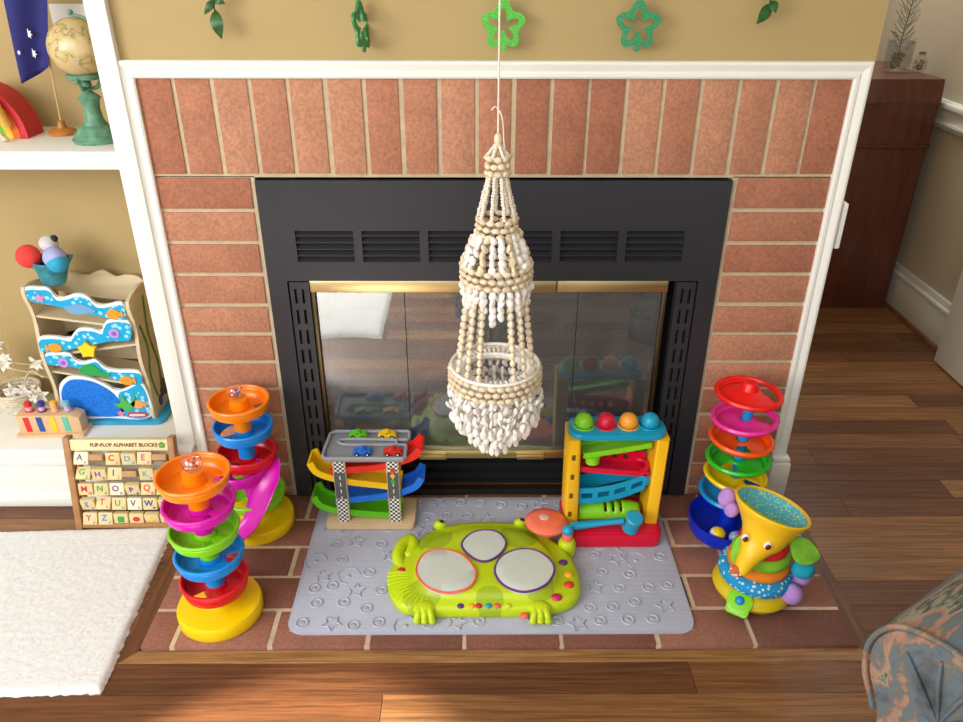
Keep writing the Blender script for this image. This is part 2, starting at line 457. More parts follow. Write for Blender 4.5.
g = G(); g.box(-.466, .466, -.004, .0, .004, .02); g.box(-.42, .42, .03, .034, .02, .118); 
for k in range(3): g.box(-.42, .42, .01, .03, .03+k*.03, .033+k*.03)
g.build('bottom_grille', matte_black, fp, smooth=0)
g = G()   # firebox shell
g.box(-.43, .43, .40, .41, .0, .85); g.box(-.5, -.43, .02, .41, 0, .85); g.box(.43, .5, .02, .41, 0, .85)
g.box(-.5, .5, .02, .41, .62, .64); g.box(-.5, .5, .036, .41, .09, .1)
g.build('firebox', matte_black, fp, smooth=0)
# brass frame
g = G(); g.box(-.419, .145, -.004, .012, .582, .6115, .002); g.box(.147, .402, -.002, .012, .582, .6115, .002); g.build('brass_top_rail', brass, fp)
g = G(); g.box(-.419, .402, -.002, .012, .118, .142, .002); g.build('brass_bottom_rail', brass, fp)
for x in (-.15, .10):
    g = G(); g.box(x-.035, x+.035, -.014, -.002, .122, .136, .002); g.build('brass_handle', brass, fp)
for x0, x1 in ((-.419, -.409), (.392, .402)):
    g = G(); g.box(x0, x1, .0, .012, .142, .582, .001); g.build('brass_side_rail', mat('dark brass', '6F6148', .35, metal=1), fp)
def glass_mat():
    m = bpy.data.materials.new('dusty fireplace glass'); m.use_nodes = True; nt = m.node_tree; N = nt.nodes.new; L = nt.links.new
    nt.nodes.remove(nt.nodes['Principled BSDF']); out = nt.nodes['Material Output']
    tr = N('ShaderNodeBsdfTransparent'); tr.inputs[0].default_value = (.72, .74, .74, 1)
    gl = N('ShaderNodeBsdfGlossy'); gl.inputs['Roughness'].default_value = .012; gl.inputs[0].default_value = (.95, .97, 1, 1)
    df = N('ShaderNodeBsdfDiffuse'); df.inputs[0].default_value = (.46, .50, .51, 1)
    n = N('ShaderNodeTexNoise'); n.inputs['Scale'].default_value = 7; n.inputs['Detail'].default_value = 7
    tc = N('ShaderNodeTexCoord'); L(tc.outputs['Object'], n.inputs['Vector'])
    mr = N('ShaderNodeMapRange'); mr.inputs[1].default_value = .3; mr.inputs[2].default_value = .75; mr.inputs[3].default_value = .07; mr.inputs[4].default_value = .17
    L(n.outputs['Fac'], mr.inputs[0])
    m1 = N('ShaderNodeMixShader'); L(mr.outputs[0], m1.inputs[0]); L(tr.outputs[0], m1.inputs[1]); L(df.outputs[0], m1.inputs[2])
    m2 = N('ShaderNodeMixShader'); m2.inputs[0].default_value = .13; L(m1.outputs[0], m2.inputs[1]); L(gl.outputs[0], m2.inputs[2])
    L(m2.outputs[0], out.inputs[0]); return m
gm = glass_mat()
seams = [-.409, -.205, -.004, .198, .392]
for i in range(4):
    g = G(); g.box(seams[i]+.001, seams[i+1]-.001, .008, .011, .142, .582); g.build('glass_door', gm, fp, smooth=0)
# mesh curtain
g = G(); rnd = random.Random(5)
x0, x1, z0, z1, yy = -.40, .39, .15, .60, .035
p = .0078; n = int((x1-x0+(z1-z0))/p)
for i in range(n):
    for sgn in (1, -1):
        xa = x0-(z1-z0)+i*p if sgn > 0 else x0+i*p
        za = z0; xb = xa+(z1-z0)*sgn; zb = z1
        A, B = Vector((xa, 0, za)), Vector((xb, 0, zb))
        # clip to x range
        def clip(A, B, xv, keep_gt):
            ina = (A.x >= xv) if keep_gt else (A.x <= xv); inb = (B.x >= xv) if keep_gt else (B.x <= xv)
            if ina and inb: return A, B
            if not ina and not inb: return None
            t = (xv-A.x)/(B.x-A.x); P_ = A+(B-A)*t
            return (A, P_) if ina else (P_, B)
        r_ = clip(A, B, x0, True)
        if r_: r_ = clip(*r_, x1, False)
        if not r_ or (r_[0]-r_[1]).length < .01: continue
        A, B = r_
        pts = []
        for k in range(9):
            q = A+(B-A)*k/8; pts.append((q.x, yy+.006*math.sin(q.x*70), q.z))
        g.tube(pts, .00055, 3)
g.tube([(x0, .028, .597), (x1, .028, .597)], .004, 8)
g.build('mesh_curtain', mat('steel mesh', '70767A', .5, metal=.2), fp)
g = G(); g.box(-.37, .36, .10, .106, .485, .492); g.box(-.37, .36, .2, .206, .3, .306)
for k in range(6): g.cyl((-.25+k*.1, .12, .12), (-.25+k*.1, .33, .12), .006, n=8)
for k in range(6): g.cyl((-.25+k*.1, .12, .12), (-.25+k*.1, .12, .2), .006, n=8)
g.build('log_grate', mat('iron grate', '2A2826', .6), fp)

# ------------------------------------------------------------------ rugs
def rug(name, poly_fn, nx, ny, label, m):
    g = G(); rows = []
    for j in range(ny+1):
        row = []
        for i in range(nx+1):
            u, v = i/nx, j/ny; x, y = poly_fn(u, v)
            e = min(u*nx, (1-u)*nx, v*ny, (1-v)*ny)
            h = .012*(1-math.exp(-e/1.2)) if e > 0 else 0
            if e > 0: h += .0007*noise.noise(Vector((x*55, y*55, 0)))+.0012*noise.noise(Vector((x*160, y*160, 3)))
            jx = .0015*noise.noise(Vector((x*80, y*80, 5))) if e == 0 else 0
            row.append(g.bm.verts.new((x+jx*3, y+jx*3, ZF+max(.0, h))))
        rows.append(row)
    for j in range(ny):
        for i in range(nx): g.face([rows[j][i], rows[j][i+1], rows[j+1][i+1], rows[j+1][i]])
    o = g.build(name, m, smooth=3); tag(o, label, 'rug'); return o
rugm = mat('white cotton pile', 'ECECEC', .95, var=.08, vscale=90, bump=.9, bscale=420)
def rugf(u, v):
    x0, x1 = -1.75, (-.775+(-.800+.775)*v)
    y0 = -.655+.045*u; y1 = -.155+.036*u
    x = x0+(x1-x0)*u; y = y0+(y1-y0)*v
    # rounded front-right corner
    r = .03; dx = (x1-r)-x; dy = (y0+r)-y
    return x, y
rug('cotton_rug', rugf, 260, 130, 'shaggy white cotton rug on the wood floor left of the hearth', rugm)
def rugf2(u, v): return -.86+.47*u, -1.6+.72*v-.06*u+.02*math.sin(u*7)
rug('cotton_rug', rugf2, 60, 50, 'white sunlit rug seen only as a bright reflection in the fireplace glass', rugm)
# ------------------------------------------------------------------ bath mat
g = G()
g.prism(rrect(-.443, .430, -.476, -.018, .035), 0, .004, bev=.0015)
rnd = random.Random(11)
for j in range(110):     # fine ribs
    y = -.468+.0040*j
    g.tube([(-.436, y, .0038), (.424, y, .0038)], .0006, 4)
def ring(x, y, r, w=.0026): g.torus((x, y, .0045), r, w, 20, 6, flat=.8)
pts = []
for j in range(9):
    for i in range(16):
        x = -.412+i*.054+(.026 if j % 2 else 0)+rnd.uniform(-.010, .010); y = -.447+j*.050+rnd.uniform(-.01, .01)
        if x > .41: continue
        if (i+2*j) % 5 == 1:
            g.tube([(a, b, .0048) for a, b in star((x, y), .022, 5, .5, rnd.random()*2)], .0021, 5, closed=True)
        elif (3*i+j) % 7 == 3: continue
        elif (i+j) % 7 == 4:
            g.tube([(x+.026*math.cos(t), y+.026*math.sin(t), .0048) for t in [rnd.random()+k*.25 for k in range(16)]], .0018, 5); g.sph((x, y, .004), (.006, .006, .0028), 10, 6)
        else:
            ring(x, y, .0125); g.sph((x, y, .0035), (.008, .008, .0022), 10, 6)
bathm = mat('grey lilac rubber', 'B2B6C8', .5, var=.06, vscale=8)
o = g.build('bath_mat', bathm); tag(o, 'grey rubber mat embossed with stars and rings lying on the brick hearth', 'mat')
MT = .007

# ------------------------------------------------------------------ ball drop towers
def dish(R_, depth, lip, hole=None, cone=0, spiral=0, a_off=0, nr=9, nt=56, post=.022):
    """open dish: polar grid; hole=(a0,a1,r0,r1) leaves an opening"""
    g = G(); prof = []
    rs = [post, post+.004]+[post+.004+(R_*.86-post-.004)*i/(nr-3) for i in range(1, nr-2)]+[R_*.93, R_*.985, R_]
    zs = []
    for r in rs:
        if r <= R_*.861: zs.append(-depth+cone*(1-(r-post)/(R_*.86-post)))
        elif r < R_*.94: zs.append(-depth+.003)
        elif r < R_*.99: zs.append(-depth*.4)
        else: zs.append(0)
    V = []
    for r, z in zip(rs, zs):
        V.append([g.bm.verts.new((r*math.cos(2*PI*j/nt+a_off), r*math.sin(2*PI*j/nt+a_off), z+(spiral*(j/nt-.5) if r <= R_*.861 else 0))) for j in range(nt)])
    for i in range(len(rs)-1):
        rm = (rs[i]+rs[i+1])/2
        for j in range(nt):
            a = (2*PI*(j+.5)/nt+a_off) % (2*PI)
            if hole:
                a0, a1, r0, r1 = hole
                d = (a-a0) % (2*PI)
                if d < (a1-a0) and r0*R_ < rm < r1*R_: continue
            g.face([V[i][j], V[i][(j+1)%nt], V[i+1][(j+1)%nt], V[i+1][j]])
    # rolled lip
    g.torus((0, 0, 0), R_, lip, nt, 6)
    return g
clear_p = None
def clear_mat():
    m = bpy.data.materials.new('clear plastic shell'); m.use_nodes = True; nt = m.node_tree; N = nt.nodes.new; L = nt.links.new
    nt.nodes.remove(nt.nodes['Principled BSDF']); out = nt.nodes['Material Output']
    tr = N('ShaderNodeBsdfTransparent'); tr.inputs[0].default_value = (.96, .96, .97, 1)
    gl = N('ShaderNodeBsdfGlossy'); gl.inputs['Roughness'].default_value = .03
    fr = N('ShaderNodeLayerWeight'); fr.inputs[0].default_value = .35
    mr = N('ShaderNodeMapRange'); mr.inputs[3].default_value = .06; mr.inputs[4].default_value = .7; L(fr.outputs['Facing'], mr.inputs[0])
    m2 = N('ShaderNodeMixShader'); L(mr.outputs[0], m2.inputs[0]); L(tr.outputs[0], m2.inputs[1]); L(gl.outputs[0], m2.inputs[2]); L(m2.outputs[0], out.inputs[0]); return m
clear_p = clear_mat()
def rattle_ball(loc, r, cols, label, group=None):
    t = thing('rattle_ball', label, 'ball', loc, group=group)
    g = G(); g.sph((0, 0, r), r, 24, 14); g.torus((0, 0, r), r*1.0, .0009, 28, 6); g.build('clear_shell', clear_p, t)
    rr = random.Random(int(abs(loc[0])*1000))
    g = G()
    for k in range(16):
        v = Vector((rr.gauss(0, 1), rr.gauss(0, 1), rr.gauss(0, 1))).normalized()*r*.55*rr.random()**.5
        g.sph((v.x, v.y, r*.85+v.z), r*.17, 8, 6, mi=k % len(cols))
    g.build('beads', cols, t)
    return t
def tower_base(t, R_, m):
    g = G(); g.lathe([(R_*.97, 0), (R_, .004), (R_, .026), (R_*.965, .033), (R_*.9, .0345), (R_*.5, .037), (.03, .043), (.024, .05), (0, .05)], 56)
    return g.build('base', m, t)
bot = [None]
def ball_tower(name, label, loc, rz, levels, base_m, Rb, posts, topcap=None, group=None):
    t = thing(name, label, 'ball tower', loc, rz, group)
    tower_base(t, Rb, base_m)
    for (z, R_, m, hole, dep, spiral) in levels:
        g = dish(R_, dep, .0024, hole, cone=.004, spiral=spiral)
        o = g.build('tray', m, t, loc=(0, 0, z), solid=.0028); o['label'] = m.name.replace('plastic', '')+'tray'
    zs = [l[0] for l in levels]+[.06]
    for i, (z, R_, m, h, dep, sp_) in enumerate(levels):
        zl = (levels[i+1][0]-levels[i+1][4]) if i+1 < len(levels) else .04
        g = G(); g.lathe([(.024, z-dep-.022), (.026, z-dep-.004), (.0235, z-dep), (.0205, z-dep+(.032 if i == 0 else .018))], 28, cap0=True)
        if zl < z-dep-.02: g.lathe([(.0215, zl), (.019, z-dep-.02)], 28)
        g.build('column', m, t)
    return t
H = lambda a, b, r0=.36, r1=.84: (R(a), R(b), r0, r1)
T1 = (-.596, -.408, 0)
ball_tower('ball_drop_tower', 'tall ball drop tower, orange tray over magenta, green, blue and red, nearest the rug', T1, R(0),
    [(.371, .0690, orange_p, H(5, 30, .5, .84), .026, .004), (.302, .0690, magenta_p, H(300, 330), .026, .004), (.237, .0680, green_p, H(290, 315), .026, .003), (.172, .0680, blue_p, H(352, 392, .45, .84), .027, .0), (.103, .0680, red_p, H(215, 305, .3, .86), .032, .0)],
    yellow_p, .0895, 0)
rattle_ball((T1[0]+.003, T1[1]-.0, .370+.0065), .0205, [red_p, plastic('coral bead', 'FF6A4A'), white_p], 'clear ball of red beads on top of the front orange tray', 'clear rattle balls')
T2 = (-.586, -.112, 0)
t2 = ball_tower('ball_drop_tower', 'ball drop tower with long magenta slide beside the brick and the white casing', T2, R(0),
    [(.360, .0665, orange_p, H(10, 40, .5, .84), .026, .004), (.294, .0665, blue_p, H(135, 200, .36, .84), .028, .0), (.222, .068, red_p, H(215, 250), .030, .004), (.100, .0735, green_p, H(200, 300), .024, .0)],
    yellow_p, .0895, 0)
# magenta slide: half dish then chute
g = G()
pth = spline([(-.045, -.045, .205), (-.03, -.055, .17), (.0, -.06, .165), (.045, -.045, .182)], 6)
def chute(g, path, w, h, n=10, th=.0026):
    P_ = [Vector(p) for p in path]; outr = []
    for i, p in enumerate(P_):
        t_ = (P_[min(i+1, len(P_)-1)]-P_[max(i-1, 0)]).normalized(); sd = t_.cross(Vector((0, 0, 1))).normalized(); up = sd.cross(t_)
        ww = w[i] if hasattr(w, '__len__') else w
        a = [(math.cos(PI+PI*k/n), math.sin(PI+PI*k/n)) for k in range(n+1)]
        ring_ = [p+sd*(c*ww)+up*((s_+1)*h) for c, s_ in a]+[p+sd*(c*(ww-th))+up*((s_+1)*h+th*(.2 if abs(s_) < .3 else 1)) for c, s_ in a[::-1]]
        outr.append(ring_)
    g.rings(outr)
cp = spline([(.052, -.010, .198), (.052, -.030, .186), (.048, -.056, .158), (.036, -.078, .115), (.018, -.095, .075), (-.010, -.112, .048), (-.022, -.120, .040)], 6)
chute(g, cp, [.026+.013*min(1, i/9)-.012*i/(len(cp)-1) for i in range(len(cp))], .012)
g.build('slide', magenta_p, t2)['label'] = 'magenta slide'
g = dish(.064, .03, .002, H(320, 390), cone=.004); g.build('funnel', magenta_p, t2, loc=(-.016, -.018, .190), solid=.0028)['label'] = 'magenta funnel tray'
g = G(); g.lathe([(.022, .03), (.02, .17)], 24); g.build('column', magenta_p, t2)
rattle_ball((T2[0]-.004, T2[1], .360+.0065), .0185, [blue_p, red_p, white_p], 'clear ball of blue and red beads on the rear orange tray', 'clear rattle balls')
# right hand tower, seven thin rings
T3 = (.585, -.140, 0)
t3 = thing('ball_drop_tower', 'seven-level rainbow ball drop tower with a red top beside the right casing', 'ball tower', T3)
deep_blue = plastic('deep blue plastic', '0A2FC8'); sky_p = plastic('sky blue plastic', '1793DE'); pink_p = plastic('hot pink plastic', 'F02FA0'); orr = plastic('red orange plastic', 'FF5A14'); gr2 = plastic('grass green plastic', '2CC227')
g = G(); g.lathe([(.078, 0), (.090, .004), (.0955, .032), (.0955, .042), (.0925, .042), (.0895, .032), (.083, .01), (.03, .008), (.02, .02), (.02, .08)], 56); g.build('base_bowl', deep_blue, t3)
lv = [(.122, .076, sky_p, H(290, 330)), (.168, .070, yellow_p, H(300, 340)), (.218, .070, gr2, H(200, 250)), (.272, .070, orr, H(235, 290)), (.330, .0705, pink_p, H(345, 425, .42, .93)), (.394, .0705, plastic('bright red plastic', 'F21312'), H(335, 425, .40, .93))]
for i, (z, R_, m, h) in enumerate(lv):
    g = dish(R_, .014 if i < 5 else .006, (.0046), h, cone=.010 if i < 5 else .018, post=.012)
    if i == 5: g.lathe([(.020, .006), (.016, .022), (.012, .028), (0, .030)], 24)
    o = g.build('tray', m, t3, loc=(-.0015*i, 0, z), rot=(0, R((-3, 3, -2, 3, -3, 2)[i]), 0), solid=.0028); o['label'] = m.name.replace('plastic', '')+'tray'
g = G(); g.lathe([(.013, .05), (.011, .38)], 20); g.build('column', sky_p, t3)
def small_ball(loc, r, m, label, two=None):
    g = G(); g.sph((0, 0, r), r, 22, 14, rot=Euler((0, R(60), 0)).to_matrix())
    o = g.build('ball', [m]+([two] if two else []), loc=loc)
    if two:
        for p_ in o.data.polygons:
            c = p_.center
            if c.x*.8-c.y*.2+(c.z-r)*.5 < -.001: p_.material_index = 1
    return tag(o, label, 'ball')
small_ball((T3[0]-.040, T3[1]-.054, .0105), .019, yellow_p, 'small yellow and white ball in the dark blue bowl of the right tower', white_p)
def spark():
    m = mat('glitter blue', '2A4FC0', .2, var=.9, vscale=160, dark='C8D8FF'); return m
small_ball((T3[0]+.002, T3[1]-.066, .0105), .0175, spark(), 'small glittery blue ball in the dark blue bowl of the right tower')

# ------------------------------------------------------------------ wooden car ramp
check = bpy.data.materials.new('racing track paint'); check.use_nodes = True
def check_mat():
    m = check; nt = m.node_tree; N = nt.nodes.new; L = nt.links.new; b = nt.nodes['Principled BSDF']
    tc = N('ShaderNodeTexCoord'); sep = N('ShaderNodeSeparateXYZ'); L(tc.outputs['Object'], sep.inputs[0])
    ck = N('ShaderNodeTexChecker'); ck.inputs['Scale'].default_value = 170; L(tc.outputs['Object'], ck.inputs[0])
    ck.inputs[1].default_value = lin('F2F0E8'); ck.inputs[2].default_value = lin('18181A')
    def mth(op, a, b_):
        n = N('ShaderNodeMath'); n.operation = op
        for i, v in enumerate((a, b_)):
            if isinstance(v, (int, float)): n.inputs[i].default_value = v
            else: L(v, n.inputs[i])
        return n.outputs[0]
    z = sep.outputs[2]; x = sep.outputs[0]
    road = mth('MULTIPLY', mth('GREATER_THAN', z, .072), mth('LESS_THAN', z, .150))
    mx = N('ShaderNodeMix'); mx.data_type = 'RGBA'; L(road, mx.inputs[0]); L(ck.outputs[0], mx.inputs[6]); mx.inputs[7].default_value = lin('58585C')
    dash = mth('MULTIPLY', mth('LESS_THAN', mth('ABSOLUTE', x, 0), .0012), mth('MULTIPLY', road, mth('GREATER_THAN', mth('MODULO', z, .02), .009)))
    m2 = N('ShaderNodeMix'); m2.data_type = 'RGBA'; L(dash, m2.inputs[0]); L(mx.outputs[2], m2.inputs[6]); m2.inputs[7].default_value = lin('F4F4F0')
    L(m2.outputs[2], b.inputs['Base Color']); b.inputs['Roughness'].default_value = .5
check_mat()
CR = (-.302, -.095, MT)
t = thing('toy_car_ramp', 'wooden toy car ramp with grey top tray and four coloured ramps on the mat', 'toy', CR)
g = G(); g.prism(rrect(-.109, .110, -.052, .052, .008), 0, .016, bev=.002); g.build('base', natural, t)
for x in (-.064, .063):
    g = G(); g.box(-.015, .015, -.004, .006, .0, .184, .0012); g.box(-.0135, .0135, -.0046, -.0035, 0.001, .183, mi=1)
    o = g.build('front_post', [natural, check], t, loc=(x, -.038, .016))
    if x > 0:
        for k, c in enumerate(('D93A2B', 'F0B030', '3FAE3A')):
            g = G(); g.cyl((0, -.0075, 0), (0, -.0045, 0), .0058, n=18)
            g.build('light_disc', mat('light '+c, c, .4), o, loc=(0, 0, .158-k*.0165))
    g = G(); g.box(x-.011, x+.011, .036, .045, .016, .200, .001); g.build('rear_post', natural, t)
def ramp(m, path, y=-.003, w=.031):
    P_ = spline([(a, 0, b) for a, b in path], 7); g = G(); rs = []
    for i, p in enumerate(P_):
        t_ = (P_[min(i+1, len(P_)-1)]-P_[max(i-1, 0)]).normalized(); n_ = Vector((-t_.z, 0, t_.x))
        if n_.z < 0: n_ = -n_
        q = [(-w, .0), (-w, .017), (-w+.005, .017), (-w+.005, .0055), (w-.005, .0055), (w-.005, .017), (w, .017), (w, 0)]
        rs.append([(p.x+n_.x*b, y+a, p.z+n_.z*b) for a, b in q])
    g.rings(rs); o = g.build('ramp', m, t); o['label'] = m.name.replace('paint', '')+'ramp'
rw = lambda n, c: mat(n, c, .4, var=.06, vscale=30)
red_w, yel_w, blu_w, grn_w = rw('red paint', 'E3261F'), rw('yellow paint', 'F6C60E'), rw('blue paint', '1E6FE0'), rw('green paint', '5FC415')
ramp(red_w, [(.138, .222), (.118, .198), (.085, .183), (.03, .166), (-.05, .158), (-.085, .153)])
ramp(yel_w, [(-.142, .183), (-.128, .155), (-.095, .137), (-.04, .122), (.03, .112), (.078, .104)])
ramp(blu_w, [(.138, .138), (.120, .110), (.08, .090), (.02, .077), (-.05, .068), (-.082, .064)])
ramp(grn_w, [(-.142, .082), (-.128, .054), (-.095, .038), (-.04, .028), (.03, .022), (.078, .018)])
# tray: grey plate with raised rims and a u-shaped road
greyt = mat('grey paint', '8E9098', .45, var=.04)
oc = [(-.094, -.046), (.090, -.046), (.094, -.042), (.094, .006), (.088, .010), (.074, .010), (.069, .015), (.069, .028), (.074, .033), (.094, .033), (.098, .037), (.098, .066), (.094, .070), (-.086, .070), (-.098, .060), (-.101, .0), (-.101, -.036)]
def rim(path, closed=True): g.tube([(a, b, .206) for a, b in path], .0045, 6, closed=closed)
g = G(); g.prism(oc, .199, .206, bev=.001); g.build('tray', greyt, t)
g = G()
g.tube([(a*1.0, b*1.0, .210) for a, b in oc], .0042, 8, closed=True)
g.tube([(a, b, .203) for a, b in spline([(.073, .010, 0), (.0, .010, 0), (-.055, .011, 0), (-.078, .018, 0), (-.080, .034, 0), (-.055, .042, 0), (.0, .034, 0), (.073, .029, 0)], 5) for a, b in [(a.x, a.y)]] if 0 else [(p.x*.93, p.y+.002, .210) for p in spline([(.073, .010, 0), (.0, .009, 0), (-.055, .010, 0), (-.076, .018, 0), (-.076, .028, 0), (-.055, .033, 0), (.0, .033, 0), (.073, .030, 0)], 5)], .0038, 8)
g.build('tray_rim', mat('light grey paint', '9DA0A8', .45), t)
def car(c, x, y, label):
    t = thing('toy_car', label, 'toy car', (x, y, MT+.2065))
    prof = [(-.020, .004), (-.021, .009), (-.018, .0125), (-.010, .0135), (-.005, .0180), (.004, .0180), (.009, .0135), (.018, .0120), (.021, .008), (.020, .004)]
    g = G(); g.prism(s2(prof, 3), -.0095, .0095, M=STAND, bev=.0015); g.build('body', c, t)
    g = G(); g.box(-.005, .004, -.0098, .0098, .0138, .0168, .0008); g.build('window_band', black_p, t)
    for sx in (-.0122, .0122):
        for sy in (-1, 1):
            g = G(); g.cyl((sx, sy*.0085, .0054), (sx, sy*.0122, .0054), .0054, n=18); g.cyl((sx, sy*.0118, .0054), (sx, sy*.0126, .0054), .0025, n=12, mi=1)
            g.build('wheel', [black_p, white_p], t)
gcar = 'toy cars on the grey tray'
car(grn_w, CR[0]-.028, CR[1]+.050, 'green toy car at the back of the grey tray')
car(yel_w, CR[0]+.044, CR[1]+.050, 'yellow toy car at the back of the grey tray')
car(blu_w, CR[0]-.008, CR[1]-.023, 'blue toy car at the front of the grey tray')
car(red_w, CR[0]+.064, CR[1]-.023, 'red toy car at the front of the grey tray')
for o in bpy.data.objects:
    if o.get('category') == 'toy car': o['group'] = gcar

# ------------------------------------------------------------------ pounding ball tower
pb_red = plastic('crimson plastic', 'E01239'); pb_yel = plastic('golden plastic', 'FFC21C'); pb_blue = plastic('turquoise blue plastic', '14A0C8'); pb_gr = plastic('apple green plastic', '8ADA20'); pb_or = plastic('tangerine plastic', 'FFAB33')
PT = (.289, -.135, MT)
t = thing('pounding_ball_tower', 'plastic pounding tower with yellow sides, blue top deck and red base', 'toy', PT)
g = G(); g.prism(rrect(-.118, .118, -.078, .068, .02), 0, .036, bev=.004)
g.prism(rrect(-.112, .112, -.072, -.03, .015), .036, .040, bev=.001); g.build('base', pb_red, t)
for sx in (-1, 1):
    g = G()
    y0, y1 = -.040, .042
    sec = [(-.012, y1), (-.012, y0+.004), (-.008, y0), (.010, y0), (.013, y0+.005), (.013, y1)]
    sec = [(a*sx*1.0, b) for a, b in sec]
    xb, xt = sx*.097, sx*.1015
    g.rings([[(xb+a*1.25, b, .036) for a, b in sec], [((xb+xt)/2+a*1.2, b, .16) for a, b in sec], [(xt+a*1.15, b, .281) for a, b in sec]])
    o = g.build('side_tower', pb_yel, t)
    for k in range(4) if sx < 0 else ():
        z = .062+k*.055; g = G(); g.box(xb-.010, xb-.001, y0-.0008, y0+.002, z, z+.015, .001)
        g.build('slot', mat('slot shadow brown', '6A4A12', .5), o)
g = G(); g.prism(rrect(-.113, .111, -.038, .044,   .028), .281, .295, bev=.004); g.build('top_deck', pb_blue, t)
bx = [-.078, -.0265, .0255, .076]
for i, (x, m, nm) in enumerate(zip(bx, (pb_gr, pb_red, pb_or, pb_blue), ('green', 'red', 'orange', 'blue'))):
    g = G(); g.torus((x, .004, .2955), .0235, .0022, 28, 8); g.build('hole_collar', m, t)
    g = G(); g.sph((0, 0, 0), .0215, 24, 14); g.torus((0, 0, 0), .0215, .0006, 28, 6)
    b = g.build('ball', m, loc=(PT[0]+x, PT[1]+.004, PT[2]+.3065)); tag(b, '%s ball sitting in the top deck of the pounding tower' % nm, 'ball', 'balls on the pounding tower')
def trough(pts, m, name, w=.024, h=.02, holes=None, y=0):
    g = G(); P_ = spline([(a, 0, b) for a, b in pts], 5); rs = []
    for p in P_:
        q = [(-w, 0), (-w, h), (-w+.004, h), (-w+.004, .005), (w-.004, .005), (w-.004, h), (w, h), (w, 0)]
        rs.append([(p.x, y+a, p.z+b) for a, b in q])
    g.rings(rs); return g
g = trough([(-.078, .222), (.0, .236), (.078, .252)], pb_gr, 'x', .026, .014); g.cyl((-.055, -.018, .208), (-.055, -.018, .226), .017, n=24); g.build('ramp', pb_gr, t)['label'] = 'green upper ramp'
g = G()       # red trough with square windows
P0, P1 = (-.082, .188), (.080, .172)
def wall_with_windows(g, P0, P1, y0, y1, h, n, wf, lo, hi, sag=0):
    L_ = P1[0]-P0[0]
    zf = lambda x: P0[1]+(P1[1]-P0[1])*(x-P0[0])/L_ - sag*4*((x-P0[0])/L_)*(1-(x-P0[0])/L_)
    xs = [P0[0]]
    for k in range(n):
        c = P0[0]+L_*(k+.5)/n*wf[1]+wf[0]; xs += [c-.0055*wf[2], c+.0055*wf[2]]
    xs.append(P1[0])
    def blk(a, b, l, u_):
        za, zb = zf(a), zf(b)
        rs = [[(x, y0, z+l), (x, y1, z+l), (x, y1, z+u_), (x, y0, z+u_)] for x, z in ((a, za), (b, zb))]
        g.rings(rs)
    for i in range(len(xs)-1):
        if i % 2 == 0: blk(xs[i], xs[i+1], 0, h)
        else: blk(xs[i], xs[i+1], 0, lo); blk(xs[i], xs[i+1], hi, h)
g = G(); wall_with_windows(g, P0, P1, .022, .026, .034, 5, (0, .78, 1), .010, .024); g.rings([[(x, -.026, z-.004), (x, .026, z-.004), (x, .026, z+.003), (x, -.026, z+.003)] for x, z in (P0, P1)])
wall_with_windows(g, P0, P1, -.028, -.024, .012, 0, (0, 1, 1), 0, 0)
g.tube([(.06+.02*math.cos(a), .0+.024*math.sin(a), .186) for a in [i*PI/8-PI/2 for i in range(9)]], .006, 8)
g.build('ramp', pb_red, t)['label'] = 'red ramp with square windows'
g = G(); wall_with_windows(g, (-.082, .092), (.074, .135), -.028, -.024, .044, 4, (.0, 1, 2.4), .014, .030, sag=.012); wall_with_windows(g, (-.082, .092), (.074, .135), .022, .026, .044, 0, (0, 1, 1), 0, 0, sag=.012)
n_ = 10; g.rings([[(x, -.026, z-.003), (x, .026, z-.003), (x, .026, z+.002), (x, -.026, z+.002)] for x, z in [(-.082+.156*i/n_, .092+.043*i/n_-.048*(i/n_)*(1-i/n_)) for i in range(n_+1)]])
g.tube([(.070+.014*math.cos(a), .024*math.sin(a), .158) for a in [i*PI/8-PI/2 for i in range(9)]], .013, 8)
g.build('ramp', pb_blue, t)['label'] = 'blue ramp with dark windows'
g = G()       # green tunnel, half cylinder with slots
tn = []
for i in range(25):
    x = -.078+.15*i/24; r_ = .034*(1 if i < 19 else math.cos((i-19)/6*.9))
    tn.append([(x, .0+.026*math.cos(a), .040+r_*math.sin(a)) for a in [PI*k/14 for k in range(15)]])
V = [[g.bm.verts.new(p) for p in r] for r in tn]
for i in range(24):
    for j in range(14):
        if i in (10, 13, 16) and 4 <= j <= 10: continue
        g.face([V[i][j], V[i][j+1], V[i+1][j+1], V[i+1][j]])
g.build('tunnel', pb_gr, t, solid=.003)['label'] = 'green tunnel with slots'
# hammer
hm = thing('toy_hammer', 'turquoise plastic hammer lying along the front of the red base', 'hammer', (PT[0]-.006, PT[1]-.068, MT+.0405))
g = G(); g.tube(spline([(-.100, 0, .016), (-.07, 0, .019), (-.02, 0, .026), (.028, 0, .032)], 6), [.006, .0085, .0105, .0115, .012, .0118, .0112, .0105, .0100, .0095, .0093, .0090, .0088, .0087, .0086, .0086, .0086, .0086, .0086], 14, flat=.8); g.build('handle', pb_blue, hm)
g = G(); M_ = Matrix.Translation((.050, -.002, .0275)) @ Euler((R(20), R(6), 0)).to_matrix().to_4x4(); g.lathe([(.018, -.025), (.021, -.022), (.020, -.014), (.0185, 0), (.020, .014), (.021, .022), (.0175, .025)], 28, M=M_); g.build('head', pb_blue, hm)

